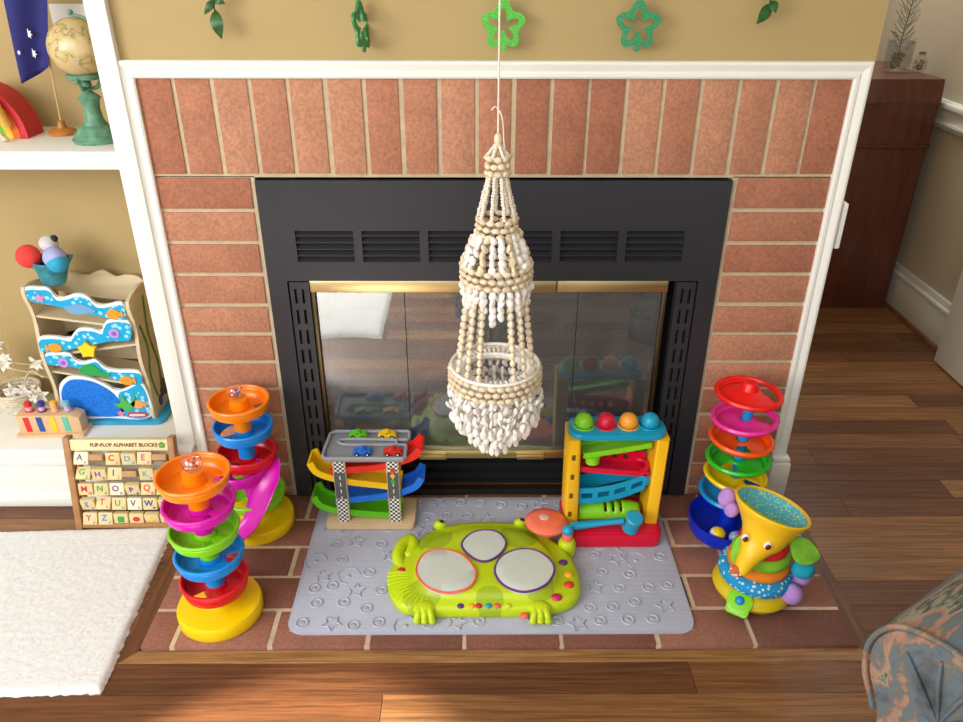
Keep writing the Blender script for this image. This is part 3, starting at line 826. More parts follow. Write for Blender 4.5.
# ------------------------------------------------------------------ frog drum toy
lime = '0'
def frog_mat():
    m = bpy.data.materials.new('lime green plastic with olive patches'); m.use_nodes = True; nt = m.node_tree; N = nt.nodes.new; L = nt.links.new; b = nt.nodes['Principled BSDF']
    tc = N('ShaderNodeTexCoord'); acc = None
    mp = N('ShaderNodeMapping'); mp.inputs['Scale'].default_value = (1, 1, 0); L(tc.outputs['Object'], mp.inputs[0])
    for (x, y, r, sx) in ((-.115, .072, .042, 1), (.085, .076, .046, 1), (.012, -.118, .030, 1), (.118, -.085, .036, 1), (-.135, -.10, .042, 1)):
        d = N('ShaderNodeVectorMath'); d.operation = 'DISTANCE'; L(mp.outputs[0], d.inputs[0]); d.inputs[1].default_value = (x, y, 0)
        l = N('ShaderNodeMath'); l.operation = 'LESS_THAN'; L(d.outputs['Value'], l.inputs[0]); l.inputs[1].default_value = r
        if acc is None: acc = l.outputs[0]
        else:
            a = N('ShaderNodeMath'); a.operation = 'MAXIMUM'; L(acc, a.inputs[0]); L(l.outputs[0], a.inputs[1]); acc = a.outputs[0]
    mx = N('ShaderNodeMix'); mx.data_type = 'RGBA'; L(acc, mx.inputs[0]); mx.inputs[6].default_value = lin('C2DA12'); mx.inputs[7].default_value = lin('A3BC1A')
    L(mx.outputs[2], b.inputs['Base Color']); b.inputs['Roughness'].default_value = .38; return m
fm = frog_mat(); fl = plastic('lime plastic', 'C2DA12', .38)
FX, FY = -.022, -.300
t = thing('frog_drum_toy', 'lime green frog drum toy with three pale egg-shaped drum pads on the mat', 'toy', (FX, FY, MT))
A = [(-.239,-.341),(-.237,-.308),(-.224,-.285),(-.205,-.268),(-.190,-.235),(-.165,-.195),(-.138,-.172),(-.100,-.158),(-.062,-.150),(-.006,-.147),(.04,-.150),(.09,-.162),(.122,-.185),(.146,-.215),(.170,-.245),(.188,-.290),(.195,-.345),(.188,-.388),(.164,-.416),(.125,-.430),(.068,-.435),(-.015,-.437),(-.099,-.436),(-.16,-.436),(-.198,-.426),(-.220,-.403),(-.234,-.370)]
D_ = [(-.172,-.350),(-.172,-.290),(-.155,-.245),(-.125,-.215),(-.062,-.192),(-.007,-.187),(.059,-.196),(.108,-.232),(.138,-.290),(.143,-.350),(.128,-.392),(.092,-.412),(0,-.412),(-.099,-.412),(-.143,-.402),(-.165,-.380)]
def polar(poly, n, c):
    P_ = s2(poly, 6); out = []
    for k in range(n):
        a = 2*PI*k/n; d = Vector((math.cos(a), math.sin(a))); best = .05
        for i in range(len(P_)):
            p = Vector(P_[i])-c; q = Vector(P_[(i+1) % len(P_)])-c; e = q-p
            den = d.x*e.y-d.y*e.x
            if abs(den) < 1e-9: continue
            tt = (p.x*e.y-p.y*e.x)/den; uu = (p.x*d.y-p.y*d.x)/den
            if -1e-6 <= uu <= 1+1e-6 and tt > 0: best = tt
        out.append(d*best)
    return out
c0 = Vector((FX, FY)); NA = 120
PA, PD = polar(A, NA, c0), polar(D_, NA, c0)
rg = lambda P_, k, z: [(p.x*k, p.y*k, z) for p in P_]
mixr = lambda a, z, k=1: [((p.x*(1-a)+q.x*a)*k, (p.y*(1-a)+q.y*a)*k, z) for p, q in zip(PA, PD)]
g = G(); g.rings([rg(PA, .985, 0), rg(PA, 1, .004), rg(PA, 1, .018), mixr(.12, .026), mixr(.4, .030), mixr(.85, .032), mixr(1, .036), mixr(1, .042, .975), mixr(1, .046, .93), mixr(1, .048, .7), mixr(1, .048, .3), mixr(1, .048, .02)])
g.build('body', fm, t)
pads = [([(-.173,-.345),(-.158,-.292),(-.118,-.278),(-.071,-.298),(-.040,-.352),(-.055,-.398),(-.103,-.414),(-.150,-.392)], 'coral rim', 'FF6A50'),
        ([(-.073,-.262),(-.052,-.224),(-.018,-.212),(.014,-.222),(.030,-.258),(.012,-.298),(-.022,-.318),(-.053,-.300)], 'purple rim', '6E2F86'),
        ([(.002,-.350),(.017,-.304),(.054,-.280),(.096,-.282),(.128,-.314),(.134,-.350),(.111,-.392),(.065,-.412),(.022,-.394)], 'purple rim', '6E2F86')]
padm = mat('translucent white pad', 'D2D9CF', .5, var=.03, vscale=60, bump=.2, bscale=700)
for pl, nm, cc in pads:
    P_ = [(a-FX, b-FY) for a, b in s2(pl, 6)]
    cx = sum(p[0] for p in P_)/len(P_); cy = sum(p[1] for p in P_)/len(P_)
    g = G(); g.rings([[(cx+(a-cx)*k, cy+(b-cy)*k, z) for a, b in P_] for k, z in ((1.0, .044), (1.0, .051), (.97, .0528), (.6, .0537), (.1, .0540))], mi=0)
    pd = g.build('drum_pad', padm, t)
    g = G(); g.tube([(a, b, .0515) for a, b in P_], .0028, 8, closed=True); g.build('pad_rim', plastic(nm, cc), pd)['label'] = nm
# shell-like ridges at the left front
g = G()
for k in range(13):
    a = R(172+k*7.2); c = Vector((-.108, -.040))
    p0 = c+Vector((math.cos(a), math.sin(a)))*.062; p1 = c+Vector((math.cos(a)*1.08, math.sin(a)))*.102
    g.tube([(p0.x, p0.y, .0315), ((p0.x+p1.x)/2, (p0.y+p1.y)/2, .031), (p1.x, p1.y, .025)], [.0018, .003, .002], 6)
g.build('ridges', fl, t)
def foot(x, y, sgn, nt=3):
    g = G(); g.sph((x, y+.012, .022), (.026, .020, .013), 18, 10)
    for k in range(nt):
        dx = (k-(nt-1)/2)*.0155
        P_ = spline([(x+dx*.6, y+.012, .027), (x+dx*.9, y-.006, .022), (x+dx*1.05, y-.012, .010)], 4)
        g.tube(P_, .0075, 10); e = P_[-1]; g.sph((e.x, e.y, e.z-.001), .0084, 10, 8)
    g.build('foot', fl, t)
foot(-.168-FX+.018, -.440-FY, 1); foot(.098-FX, -.441-FY, 1)
g = G(); P_ = spline([(-.212-FX, -.300-FY, .018), (-.222-FX, -.270-FY, .024), (-.216-FX, -.238-FY, .028), (-.196-FX, -.214-FY, .026), (-.188-FX, -.238-FY, .024), (-.196-FX, -.262-FY, .02)], 6)
g.tube(P_, .014, 12); g.sph(P_[0], .014); g.sph(P_[-1], .014); g.build('arm', fl, t)
for x, y in ((-.128, -.166), (.069, -.160)):
    g = G(); g.sph((x-FX, y-FY, .030), (.016, .013, .013), 16, 10); e = g.build('eye_bump', fl, t)
    g = G(); g.sph((x-FX+.004, y-FY-.001, .0405), (.0070, .0052, .0040), 12, 8); g.build('pupil', black_p, e)
def btn(x, y, z, r, c, nm='button', ry=None, tilt=0):
    g = G(); g.sph((x-FX, y-FY, z), (r, ry or r*.9, r*.55), 16, 8); g.build(nm, plastic('button '+c, c), t)
for x, c in ((-.073, '5B2A82'), (-.0495, 'FFB21C'), (-.034, 'D0243A'), (-.013, '0BA5BE'), (.006, 'F2664A'), (.030, 'CADB1E')): btn(x, -.429, .0285, .0078, c)
btn(-.209, -.322, .029, .0105, 'D0243A', ry=.0085); btn(.160, -.300, .031, .0105, '5B2A82'); btn(.168, -.338, .031, .0110, 'F7B519'); btn(.166, -.370, .031, .0115, 'D93420'); btn(.135, -.407, .030, .0130, 'CC1F5A', ry=.0105)
btn(.064, -.440, .012, .010, 'F2664A', 'speaker_tab')
coral = plastic('coral plastic', 'FF7A5C')
g = G(); g.lathe([(.018, .030), (.017, .05), (.013, .070), (.0, .071)], 24, M=Matrix.Translation((.130-FX, -.192-FY, -.012))); st = g.build('mushroom_stem', coral, t)
g = G(); Mm = Matrix.Translation((.128-FX, -.196-FY, .062)) @ Euler((R(-4), R(3), 0)).to_matrix().to_4x4()
g.lathe([(.0, -.010), (.030, -.009), (.0495, -.004), (.0515, .002), (.048, .007), (.035, .012), (.018, .0155), (.0, .0165)], 44, M=Mm); cap = g.build('mushroom_cap', coral, t)
g = G(); g.lathe([(.0115, .0135), (.0115, .0175), (.009, .0185), (0, .0185)], 24, M=Mm @ Matrix.Translation((-.006, -.002, 0))); g.build('cap_button', plastic('pale pink', 'F4C6BC'), cap)
g = G(); g.lathe([(.021, .0), (.021, .030), (.018, .038), (.013, .042), (0, .042)], 24, M=Matrix.Translation((.176-FX, -.232-FY, 0))); g.build('stick_holder', fl, t)
g = G(); g.lathe([(.0125, .040), (.013, .058), (.012, .060)], 20, M=Matrix.Translation((.176-FX, -.232-FY, 0))); k_ = g.build('knob', coral, t)
g = G(); g.sph((.176-FX, -.232-FY, .067), .0135, 20, 12); g.build('knob_top', pb_blue, k_)['label'] = 'blue knob top'

# ------------------------------------------------------------------ elephant stacker
plush = lambda n, c, d=None: mat(n, c, .9, var=.15, vscale=60, bump=.4, bscale=500)
EX, EY = .578, -.352
t = thing('elephant_stacking_toy', 'yellow elephant stacking toy with a wide funnel head and plush rings', 'toy', (EX, EY, 0), rot=(0, R(3), 0))
ey = plastic('sunny yellow plastic', 'FFCB1E', .35); eyb = plastic('mustard yellow plastic', 'DDC11A', .4)
g = G(); g.lathe([(.066, 0), (.080, .010), (.086, .022), (.082, .034), (.070, .043), (.04, .048), (0, .049)], 44); g.build('base', eyb, t)
g = G(); g.prism([(p[0], p[1]) for p in rrect(-.024, .024, -.020, .014, .008)]+[], 0, .010, bev=.002, M=Mloc(-.050, -.070, .020, R(38), 0, R(-32)))
g.lathe([(.027, 0), (.027, .012), (.022, .014), (0, .014)], 28, M=Mloc(-.046, -.063, .026, R(38), 0, R(-32)))
tb = g.build('front_tab', pb_gr, t)
g = G(); g.sph((0, 0, 0), (.010, .010, .006), 16, 8, M=Mloc(-.0510, -.070, .0385, R(38), 0, R(-32))); g.build('tab_button', plastic('azure button', '0C8FD0'), tb)
def bmm(n, c, d, sc):
    m = bpy.data.materials.new(n); m.use_nodes = True; nt = m.node_tree; N = nt.nodes.new; L = nt.links.new; b = nt.nodes['Principled BSDF']
    tc = N('ShaderNodeTexCoord'); v = N('ShaderNodeTexVoronoi'); v.inputs['Scale'].default_value = sc; L(tc.outputs['Object'], v.inputs['Vector'])
    cr = N('ShaderNodeValToRGB'); cr.color_ramp.elements[0].position = .32; cr.color_ramp.elements[0].color = lin(c); cr.color_ramp.elements[1].position = .38; cr.color_ramp.elements[1].color = lin(d)
    L(v.outputs['Distance'], cr.inputs[0]); L(cr.outputs[0], b.inputs['Base Color']); b.inputs['Roughness'].default_value = .9; return m
dots = bmm('blue fabric with pale dots', 'BFE6F5', '1E94CE', 110)
teal_pat = bmm('teal patterned lining', 'BFE3A8', '5CC0D2', 170)
lilac = plush('lilac plush', 'BC8FDB'); tealpl = plush('teal plush', '12A7C4')
def arcring(z, R_, r, m, a0=0, a1=360, nm='ring', dx=0, dy=0, flat=.9):
    g = G(); n = 40
    if a1-a0 >= 360: g.torus((dx, dy, z), R_, r, 48, 14, flat=flat)
    else:
        P_ = [(dx+R_*math.cos(R(a0+(a1-a0)*i/n)), dy+R_*math.sin(R(a0+(a1-a0)*i/n)), z) for i in range(n+1)]
        g.tube(P_, r, 14); g.sph(P_[0], r); g.sph(P_[-1], r)
    return g.build(nm, m, t)
r1 = arcring(.064, .061, .020, dots, 100, 335, nm='plush_ring'); r1['label'] = 'blue dotted plush ring'
for p in (((.064, -.058, .052), (.024, .023, .024), -35), ((.092, -.022, .066), (.026, .021, .021), 10)):
    g = G(); g.sph(p[0], p[1], 18, 12, rot=Euler((0, 0, R(p[2]))).to_matrix()); g.build('plush_foot', lilac, t)['label'] = 'lilac plush foot'
arcring(.092, .050, .017, plush('orange plush', 'F58A1E'), nm='plush_ring')['label'] = 'orange plush ring'
arcring(.118, .046, .0165, plush('lime plush', '86CC2E'), 150, 350, nm='plush_ring')['label'] = 'lime green plush ring'
g = G(); g.sph((.084, -.036, .104), (.026, .022, .022), 18, 12); g.build('plush_foot', tealpl, t)['label'] = 'teal plush ball foot'
g = G(); g.sph((.072, .02, .140), (.022, .017, .017), 18, 12); g.build('plush_foot', mat('pale blue dotted plush', '9FD4DE', .9, var=.3, vscale=80), t)
arcring(.143, .038, .0165, plush('red plush', 'E0231C'), nm='plush_ring')['label'] = 'red plush ring'
g = G(); g.lathe([(.03, .04), (.024, .15)], 20); g.build('core_post', ey, t)
# funnel head and trunk
ax = [((-.003, -.002, .241), (.24, .13, 1), .0800), ((-.005, -.004, .232), (.24, .14, 1), .0770), ((-.011, -.012, .209), (.32, .15, 1), .062), ((-.020, -.026, .182), (.45, .15, 1), .047), ((-.035, -.040, .166), (.5, .3, 1), .034), ((-.048, -.054, .154), (.6, .4, 1), .0245), ((-.060, -.066, .144), (.6, .4, 1), .0195), ((-.070, -.077, .134), (.6, .3, 1), .0170), ((-.074, -.081, .129), (.6, .3, 1), .013)]
def loft(ax, inner=0):
    rs = []
    cs = spline([a[0] for a in ax], 4); ns = spline([a[1] for a in ax], 4); rr = spline([(a[2], 0, 0) for a in ax], 4)
    for c, n_, r_ in zip(cs, ns, rr):
        n_ = n_.normalized(); e1 = n_.cross(Vector((0, 1, 0))).normalized(); e2 = n_.cross(e1)
        rs.append([c+(e1*math.cos(2*PI*k/44)+e2*math.sin(2*PI*k/44))*(r_.x-inner) for k in range(44)])
    return rs
g = G(); g.rings(loft(ax), cap0=False); hd = g.build('head', ey, t)
g = G(); rs = loft([(Vector(a[0])+Vector((0, 0, .001)), a[1], a[2]) for a in ax[:5]], .0035); g.rings(rs, cap0=False); g.build('funnel_lining', teal_pat, hd)['label'] = 'teal patterned funnel lining'
n0 = Vector(ax[0][1]).normalized(); e1 = n0.cross(Vector((0, 1, 0))).normalized(); e2 = n0.cross(e1); c_ = Vector(ax[0][0])
g = G(); g.tube([c_+(e1*math.cos(2*PI*k/48)+e2*math.sin(2*PI*k/48))*.0785 for k in range(48)], .0036, 8, closed=True); g.build('funnel_rim', ey, hd)
g = G()
for k in range(9):
    a = R(5+k*10); q = c_+(e1*math.cos(a)+e2*math.sin(a))*.060-n0*.010; g.sph(q, (.011, .011, .009), 10, 8)
g.build('fringe', plush('green felt', '9CCB2E'), hd)
def surf(px, py, pz, r, c, nm): 
    g = G(); g.sph((px, py, pz), r, 14, 10); return g.build(nm, plastic('eye '+c, c), hd)
E1, E2 = (-.066, -.050, .196), (-.026, -.072, .196)
for e in (E1, E2):
    surf(e[0], e[1], e[2], (.009, .005, .010), 'F5F0E6', 'eye_white'); surf(e[0]-.001, e[1]-.004, e[2]-.001, (.006, .004, .0068), '5A2A18', 'pupil')
g = G(); g.sph((-.078, -.080, .132), (.018, .013, .014), 16, 10); 
g.build('trunk_cuff', bmm('striped coral fabric', 'F2E6D8', 'C9683E', 90), hd)
g = G()      # ear at right
P_ = s2([(-.012, .030), (.014, .026), (.030, .004), (.036, -.030), (.012, -.034), (-.014, -.024), (-.020, .0)], 5)
g.prism(P_, -.004, .004, M=Mloc(.062, -.044, .160, R(58), R(-18), R(24)), bev=.002); g.build('ear', plush('lime felt', '8BD23A'), t)['label'] = 'lime green ear'
g = G(); P_ = s2([(-.010, .030), (.012, .026), (.016, .0), (.010, -.030), (-.012, -.022)], 5); g.prism(P_, -.004, .004, M=Mloc(-.060, -.024, .140, R(75), 0, R(-50)), bev=.002); g.build('ear', plush('lime felt', '8BD23A'), t)
g = G(); g.sph((-.086, .040, .228), (.019, .016, .025), 18, 12); g.sph((-.076, .026, .208), (.016, .015, .018), 14, 10); g.build('plush_hand', lilac, t)['label'] = 'lilac plush hand'

# ------------------------------------------------------------------ shell chandelier
rnd = random.Random(21)
CX, CY = .000, -.250
beadm = mat('natural shell bead', 'E6D4B4', .4, var=.22, vscale=70)
beadm2 = mat('pale shell bead', 'EDDCC0', .4, var=.2, vscale=90)
shellm = mat('white shell', 'FAF5EE', .35, var=.1, vscale=60)
cordm = mat('cream cotton cord', 'EDE3D2', .85, var=.12, vscale=200)
t = thing('shell_chandelier', 'tall shell and bead chandelier hanging on a white string before the fireplace', 'chandelier', (CX, CY, 0))
g = G(); g.tube([(0, 0, 2.452), (0, 0, 1.5), (0, 0, 1.0), (0, 0, .975)], .0017, 6)
g.tube(spline([(0, 0, 1.035), (-.006, -.002, 1.040), (-.012, -.002, 1.034)], 4), .0013, 5)
g.tube(spline([(0, 0, 1.035), (.006, -.003, 1.024), (.009, -.003, 1.004), (.010, -.003, .985), (.013, -.002, .96)], 4), .0012, 5)
g.build('string', cordm, t)
g = G(); g.sph((0, 0, .982), (.0075, .0075, .0135), 14, 10); g.build('top_bead', beadm, t)
def bead_ring(zs, R_, n, b, tilt=0):
    g = G()
    for q, z in enumerate(zs):
        for k in range(n):
            a = 2*PI*(k+.5*(q % 2)+rnd.uniform(-.08, .08))/n
            g.sph((R_*math.cos(a), R_*math.sin(a), z+rnd.uniform(-.001, .001)), (b[0], b[1], b[1]*.95), 8, 6, rot=Euler((0, 0, a+PI/2)).to_matrix())
        g.torus((0, 0, z), R_, .001, 36, 5)
    return g.build('bead_ring', beadm, t)
bead_ring((.952, .938, .924), .0195, 8, (.0080, .0062))
bead_ring((.838, .825, .812), .0365, 13, (.0088, .0056))
bead_ring((.750, .736, .722), .0665, 24, (.0088, .0060))
bead_ring((.521, .507, .493), .0925, 34, (.0090, .0060))
def shell(g, p, L_, w, down=True, tilt=None):
    r_ = Euler((rnd.uniform(-.6, .6), rnd.uniform(-.6, .6), rnd.uniform(0, 6)) if tilt is None else tilt).to_matrix()
    g.sph(p, (w, w*.75, L_), 7, 5, rot=r_)
# loops at the very top
for k in range(6):
    a = 2*PI*k/6; g = G(); n = 6
    for i in range(n): 
        f = i/(n-1); r_ = .006+.013*f; g.sph((r_*math.cos(a), r_*math.sin(a), .972-.017*f), .0034, 6, 5)
    g.build('cord_strand', cordm, t)
# knotted cords between first and second ring
for k in range(9):
    a = 2*PI*(k+.3)/9; g = G(); n = 15
    for i in range(n):
        f = i/(n-1); r_ = .016+.019*f; g.sph((r_*math.cos(a)+rnd.uniform(-.001, .001), r_*math.sin(a), .920-.076*f), (.0042, .0042, .0036), 6, 5)
    g.build('cord_strand', cordm, t)
# shells between second and third ring
for k in range(18):
    a = 2*PI*k/18; g = G()
    for i in range(5):
        f = i/4; r_ = .040+.021*f; z = .806-.05*f
        shell(g, ((r_+rnd.uniform(-.004, .005))*math.cos(a), (r_+rnd.uniform(-.004, .005))*math.sin(a), z), .0100, .0078)
    g.build('shell_strand', shellm if k % 3 else beadm, t)
# fringe below the third ring
for k in range(24):
    a = 2*PI*(k+.5)/24; g = G(); n = (3, 5, 4, 2)[k % 4]
    for i in range(n):
        shell(g, ((.066-.002*i+rnd.uniform(-.003, .003))*math.cos(a), (.066-.002*i)*math.sin(a), .708-.0150*i), .0105, .0074)
    g.build('shell_strand', shellm, t)
# long bead strands to the wide ring
for a_ in (28, 48, 66, 114, 132, 152, 208, 228, 246, 294, 312, 332):
    a = R(a_); g = G(); n = 13
    for i in range(n):
        f = i/(n-1); r_ = .060+.026*f; g.sph((r_*math.cos(a), r_*math.sin(a), .712-.190*f), (.0060, .0060, .0082), 8, 6)
    g.build('bead_strand', beadm2, t)
# white woven top of the wide ring, with inner lip
g = G()
for k in range(44):
    a = 2*PI*k/44
    g.sph((.0775*math.cos(a), .0775*math.sin(a), .523), (.0145, .0046, .0046), 8, 5, rot=Euler((0, R(14), a)).to_matrix())
g.rings([[(r_*math.cos(2*PI*k/44), r_*math.sin(2*PI*k/44), z) for k in range(44)] for r_, z in ((.062, .515), (.0905, .524), (.0905, .520), (.062, .511))], closed=True); g.torus((0, 0, .519), .0640, .0050, 40, 8); g.torus((0, 0, .530), .0905, .0036, 44, 6)
g.build('woven_top', shellm, t)
# inner basket
g = G()
for z, r_ in ((.455, .034), (.445, .033), (.435, .032)):
    for k in range(16):
        a = 2*PI*k/16; g.sph((r_*math.cos(a), r_*math.sin(a), z), (.006, .005, .005), 6, 5, rot=Euler((0, 0, a+PI/2)).to_matrix())
g.build('inner_bead_ring', beadm, t)
for k in range(12):
    a = 2*PI*k/12; g = G(); shell(g, (.036*math.cos(a), .036*math.sin(a), .470), .013, .0045, tilt=(0, 0, a)); g.build('shell_strand', shellm, t)
# long fringe in four tiers
for n_, r0, z0, z1, ph in ((34, .0905, .486, .420, 0), (26, .076, .475, .398, .5), (18, .055, .455, .366, .2), (9, .030, .43, .338, 0)):
    for k in range(n_):
        a = 2*PI*(k+ph)/n_; g = G(); m_n = max(4, int((z0-z1)/.0135)); zz = z1+rnd.uniform(-.008, .010)
        for i in range(m_n):
            f = i/(m_n-1); q = rnd.uniform(-.008, .008)
            shell(g, ((r0+q)*math.cos(a), (r0+q)*math.sin(a)+rnd.uniform(-.002, .002), z0+(zz-z0)*f), .0098, .0054)
        g.sph((r0*math.cos(a), r0*math.sin(a), zz-.010), (.0064, .0044, .0115), 8, 6)
        g.build('shell_tassel', shellm, t)

# ------------------------------------------------------------------ shamrock garland
green_cord = mat('green thread', '4F8A3A', .8)
g = G()
cpts = []
for i in range(13):
    x = -.70+1.4*i/12; cpts.append((x, -.028, 1.262-.012*math.cos(i*PI/2)))
g.tube(spline(cpts, 4), .0022, 6)
for x in (-.70, 0, .70): g.cyl((x, -.034, 1.262), (x, .002, 1.262), .003, n=8)
o = g.build('garland_cord', green_cord); tag(o, 'green garland cord hung across the tan wall above the shamrocks', 'garland')
def glitter(n, c, d):
    m = bmm(n, d, c, 600); m.node_tree.nodes['Principled BSDF'].inputs['Roughness'].default_value = .35; return m
gl_light = glitter('light green glitter', '3FB52E', '9BE070'); gl_dark = glitter('dark green glitter', '0F7A3E', '55B57C')
def shamrock(x, z, m, rz, label, s=1.0, ry=0):
    t = thing('shamrock_ornament', label, 'ornament', (x, -.030, z), rot=(R(-6), ry, rz))
    n = 90; W_ = []
    fo = lambda a: .0375*s*(1+.18*math.cos(5*(a-PI/2)))*(1.06 if math.sin(a) > .5 else 1)
    fi = lambda a: .0205*s*(1+.52*math.cos(5*(a-PI/2)))
    rs = []
    for f, y in ((fo, -.0025), (fo, .0025), (fi, .0025), (fi, -.0025)):
        rs.append([(f(2*PI*k/n)*math.cos(2*PI*k/n), y, f(2*PI*k/n)*math.sin(2*PI*k/n)) for k in range(n)])
    g = G(); g.rings(rs, closed=True); g.build('leaf_outline', m, t)
    g = G(); g.prism(s2([(-.004*s, -.012*s), (.004*s, -.012*s), (.006*s, -.042*s), (-.004*s, -.043*s)], 4), -.002, .002, M=STAND); g.build('stem', m, t)
    g = G(); g.tube([(0, 0, .033*s), (.001, 0, .06), (0, 0, 1.257-z)], .0012, 5); g.build('hanging_thread', green_cord, t)
shamrock(.0135, 1.150, gl_light, R(4), 'light green glitter shamrock hanging over the middle of the wall')
shamrock(.273, 1.150, gl_dark, R(-5), 'dark green glitter shamrock facing front, right of the light one')
shamrock(-.259, 1.148, gl_dark, R(76), 'dark green glitter shamrock turned nearly edge-on, left of the string', ry=R(8))
leafm = mat('glossy dark leaf', '2A5A22', .35, var=.35, vscale=40)
def leaf(g, base, d, L_, w, n0=(0, -1, 0)):
    d = Vector(d).normalized(); nn = Vector(n0); nn = (nn-d*nn.dot(d)).normalized(); sd = d.cross(nn)
    c = []; 
    for i in range(9):
        f = i/8; wd = w*math.sin(PI*f**.8)*.98+.0004; p = Vector(base)+d*L_*f+nn*(.18*L_*math.sin(PI*f))
        c.append([p-sd*wd-nn*.001, p+nn*.0005, p+sd*wd-nn*.001, p-nn*.0009])
    g.rings(c)
def sprig(x, z, spec, label):
    t = thing('leaf_sprig', label, 'leaf sprig', (x, -.03, z))
    g = G(); g.tube(spline([(0, 0, 1.258-z), (.002, -.001, .05), (-.002, 0, .015), (0, 0, -.002)], 5), .0012, 6); g.build('stem', leafm, t)
    for b, d, L_, w in spec:
        g = G(); leaf(g, b, d, L_, w); g.build('leaf', leafm, t)
sprig(-.534, 1.165, [((-.001, 0, .012), (.12, -.1, -1), .052, .0125), ((.002, 0, .03), (-.7, -.2, -.8), .035, .007), ((0, 0, .034), (.6, -.2, -.3), .025, .008), ((0, 0, .045), (-.2, -.3, 1), .03, .009)], 'dark green leaf sprig hanging at the left of the tan wall')
sprig(.522, 1.178, [((0, 0, .012), (-.55, -.1, -.9), .042, .0115), ((.0, 0, .028), (-.9, -.2, .05), .032, .009), ((.002, 0, .034), (.55, -.3, .25), .034, .011), ((0, 0, .045), (-.1, -.4, .8), .03, .010), ((.0, 0, .018), (.3, -.4, -.7), .026, .009)], 'dark green leaf sprig with spread leaves hanging at the right of the tan wall')

# ------------------------------------------------------------------ upholstered chair arm
def fabric_mat():
    m = bpy.data.materials.new('abstract tapestry fabric'); m.use_nodes = True; nt = m.node_tree; N = nt.nodes.new; L = nt.links.new; b = nt.nodes['Principled BSDF']
    tc = N('ShaderNodeTexCoord'); mp = N('ShaderNodeMapping'); mp.inputs['Scale'].default_value = (14, 3.0, 9); mp.inputs['Rotation'].default_value = (.0, .2, .35)
    L(tc.outputs['Object'], mp.inputs[0])
    n = N('ShaderNodeTexNoise'); n.inputs['Scale'].default_value = 1.2; n.inputs['Detail'].default_value = 6; n.inputs['Roughness'].default_value = .62; n.inputs['Distortion'].default_value = .35; L(mp.outputs[0], n.inputs['Vector'])
    cr = N('ShaderNodeValToRGB'); el = cr.color_ramp.elements; el[0].position = .30; el[0].color = lin('3C434A'); el[1].position = .72; el[1].color = lin('5E6F77')
    for p, c in ((.40, '5A5F61'), (.45, '5F6C76'), (.50, '66675F'), (.54, 'A37560'), (.58, '8C8A74'), (.62, '383C42'), (.66, '958670')):
        e = el.new(p); e.color = lin(c)
    L(n.outputs['Fac'], cr.inputs[0]); L(cr.outputs[0], b.inputs['Base Color']); b.inputs['Roughness'].default_value = .9
    n2 = N('ShaderNodeTexNoise'); n2.inputs['Scale'].default_value = 500; L(tc.outputs['Object'], n2.inputs['Vector'])
    bp = N('ShaderNodeBump'); bp.inputs['Strength'].default_value = .4; bp.inputs['Distance'].default_value = .001; L(n2.outputs['Fac'], bp.inputs['Height']); L(bp.outputs[0], b.inputs['Normal'])
    return m
fab = fabric_mat()
ang = math.atan2(.54, .84)-PI/2
t = thing('upholstered_armchair', 'armchair in grey and peach patterned fabric, its rolled arm in the lower right corner', 'armchair', (.560, -.985, ZF-0), ang)
# local: y = back along the arm, x = away from fireplace (towards the seat), z up
sec = s2([(a*1.14, b*1.0 if b < .3 else .42+(b-.42)*1.14) for a, b in [(-.065, .0), (-.062, .20), (-.066, .34), (-.092, .40), (-.098, .45), (-.075, .497), (-.025, .515), (.035, .508), (.080, .475), (.092, .43), (.075, .39), (.055, .33), (.055, .18), (.058, .0)]], 5)
g = G(); rs = []
for i in range(26):
    f = i/25; y = .78*f
    k = 1 if i > 2 else (.90, .965, .99)[i]
    rs.append([((a)*k+.004*noise.noise(Vector((a*9, y*9, b*9))), y+(.0 if i else .006), (.42+(b-.42)*k if b > .3 else b)+.006*noise.noise(Vector((a*7+4, y*7, b*7)))*(1 if b > .05 else 0)) for a, b in sec])
g.rings(rs); g.build('arm', fab, t)
g = G(); pp = [(a*.955, .004, .42+(b-.42)*.955) for a, b in sec if b > .33]; g.tube(pp, .0038, 8); g.build('piping', fab, t)
g = G()
for k in range(4):      # gathered pleats of the arm front
    a0 = R(35+k*34); g.tube(spline([(.004, .006, .40), (.045*math.cos(a0), .001, .42+.04*math.sin(a0)), (.082*math.cos(a0), .004, .425+.075*math.sin(a0))], 4), [.001, .002, .0025, .003, .003, .003, .003, .0025, .001], 8)
g.build('pleats', fab, t)
g = G(); g.box(.067, .62, .06, .75, .08, .26, .03, seg=3); g.build('seat_base', fab, t)
g = G(); g.box(.118, .60, .03, .66, .262, .38, .045, seg=4); g.build('seat_cushion', fab, t)
g = G(); g.box(.067, .62, .66, .86, .10, .80, .05, seg=3); g.build('backrest', fab, t)

# ------------------------------------------------------------------ hall cabinet and what stands on it
maho = mat('dark mahogany', '683828', .35, var=.3, vscale=5, stretch=(8, 8, 1), coat=.2)
CBX, CBY = 1.33, 1.46
t = thing('wooden_cabinet', 'dark mahogany cabinet against the far wall of the next room', 'cabinet', (CBX, CBY, ZF))
g = G(); g.box(-.285, .285, -.24, .24, .0, .64, .006); g.build('carcass', maho, t)
g = G(); g.box(-.290, .290, -.25, .25, .64, .655, .005); g.build('moulding', maho, t)
g = G(); g.prism([(-.25, .655), (.25, .655), (.25, .875), (.06, .875), (-.235, .80)] if 0 else [(-.245, .655), (.245, .655), (.245, .795), (-.245, .795)], -.283, .283, M=Matrix(((0, 0, 1, 0), (1, 0, 0, 0), (0, 1, 0, 0), (0, 0, 0, 1))), bev=.004); g.build('upper_case', maho, t)
g = G(); g.box(-.288, .288, -.25, .25, .795, .803, .003); g.build('moulding', maho, t)
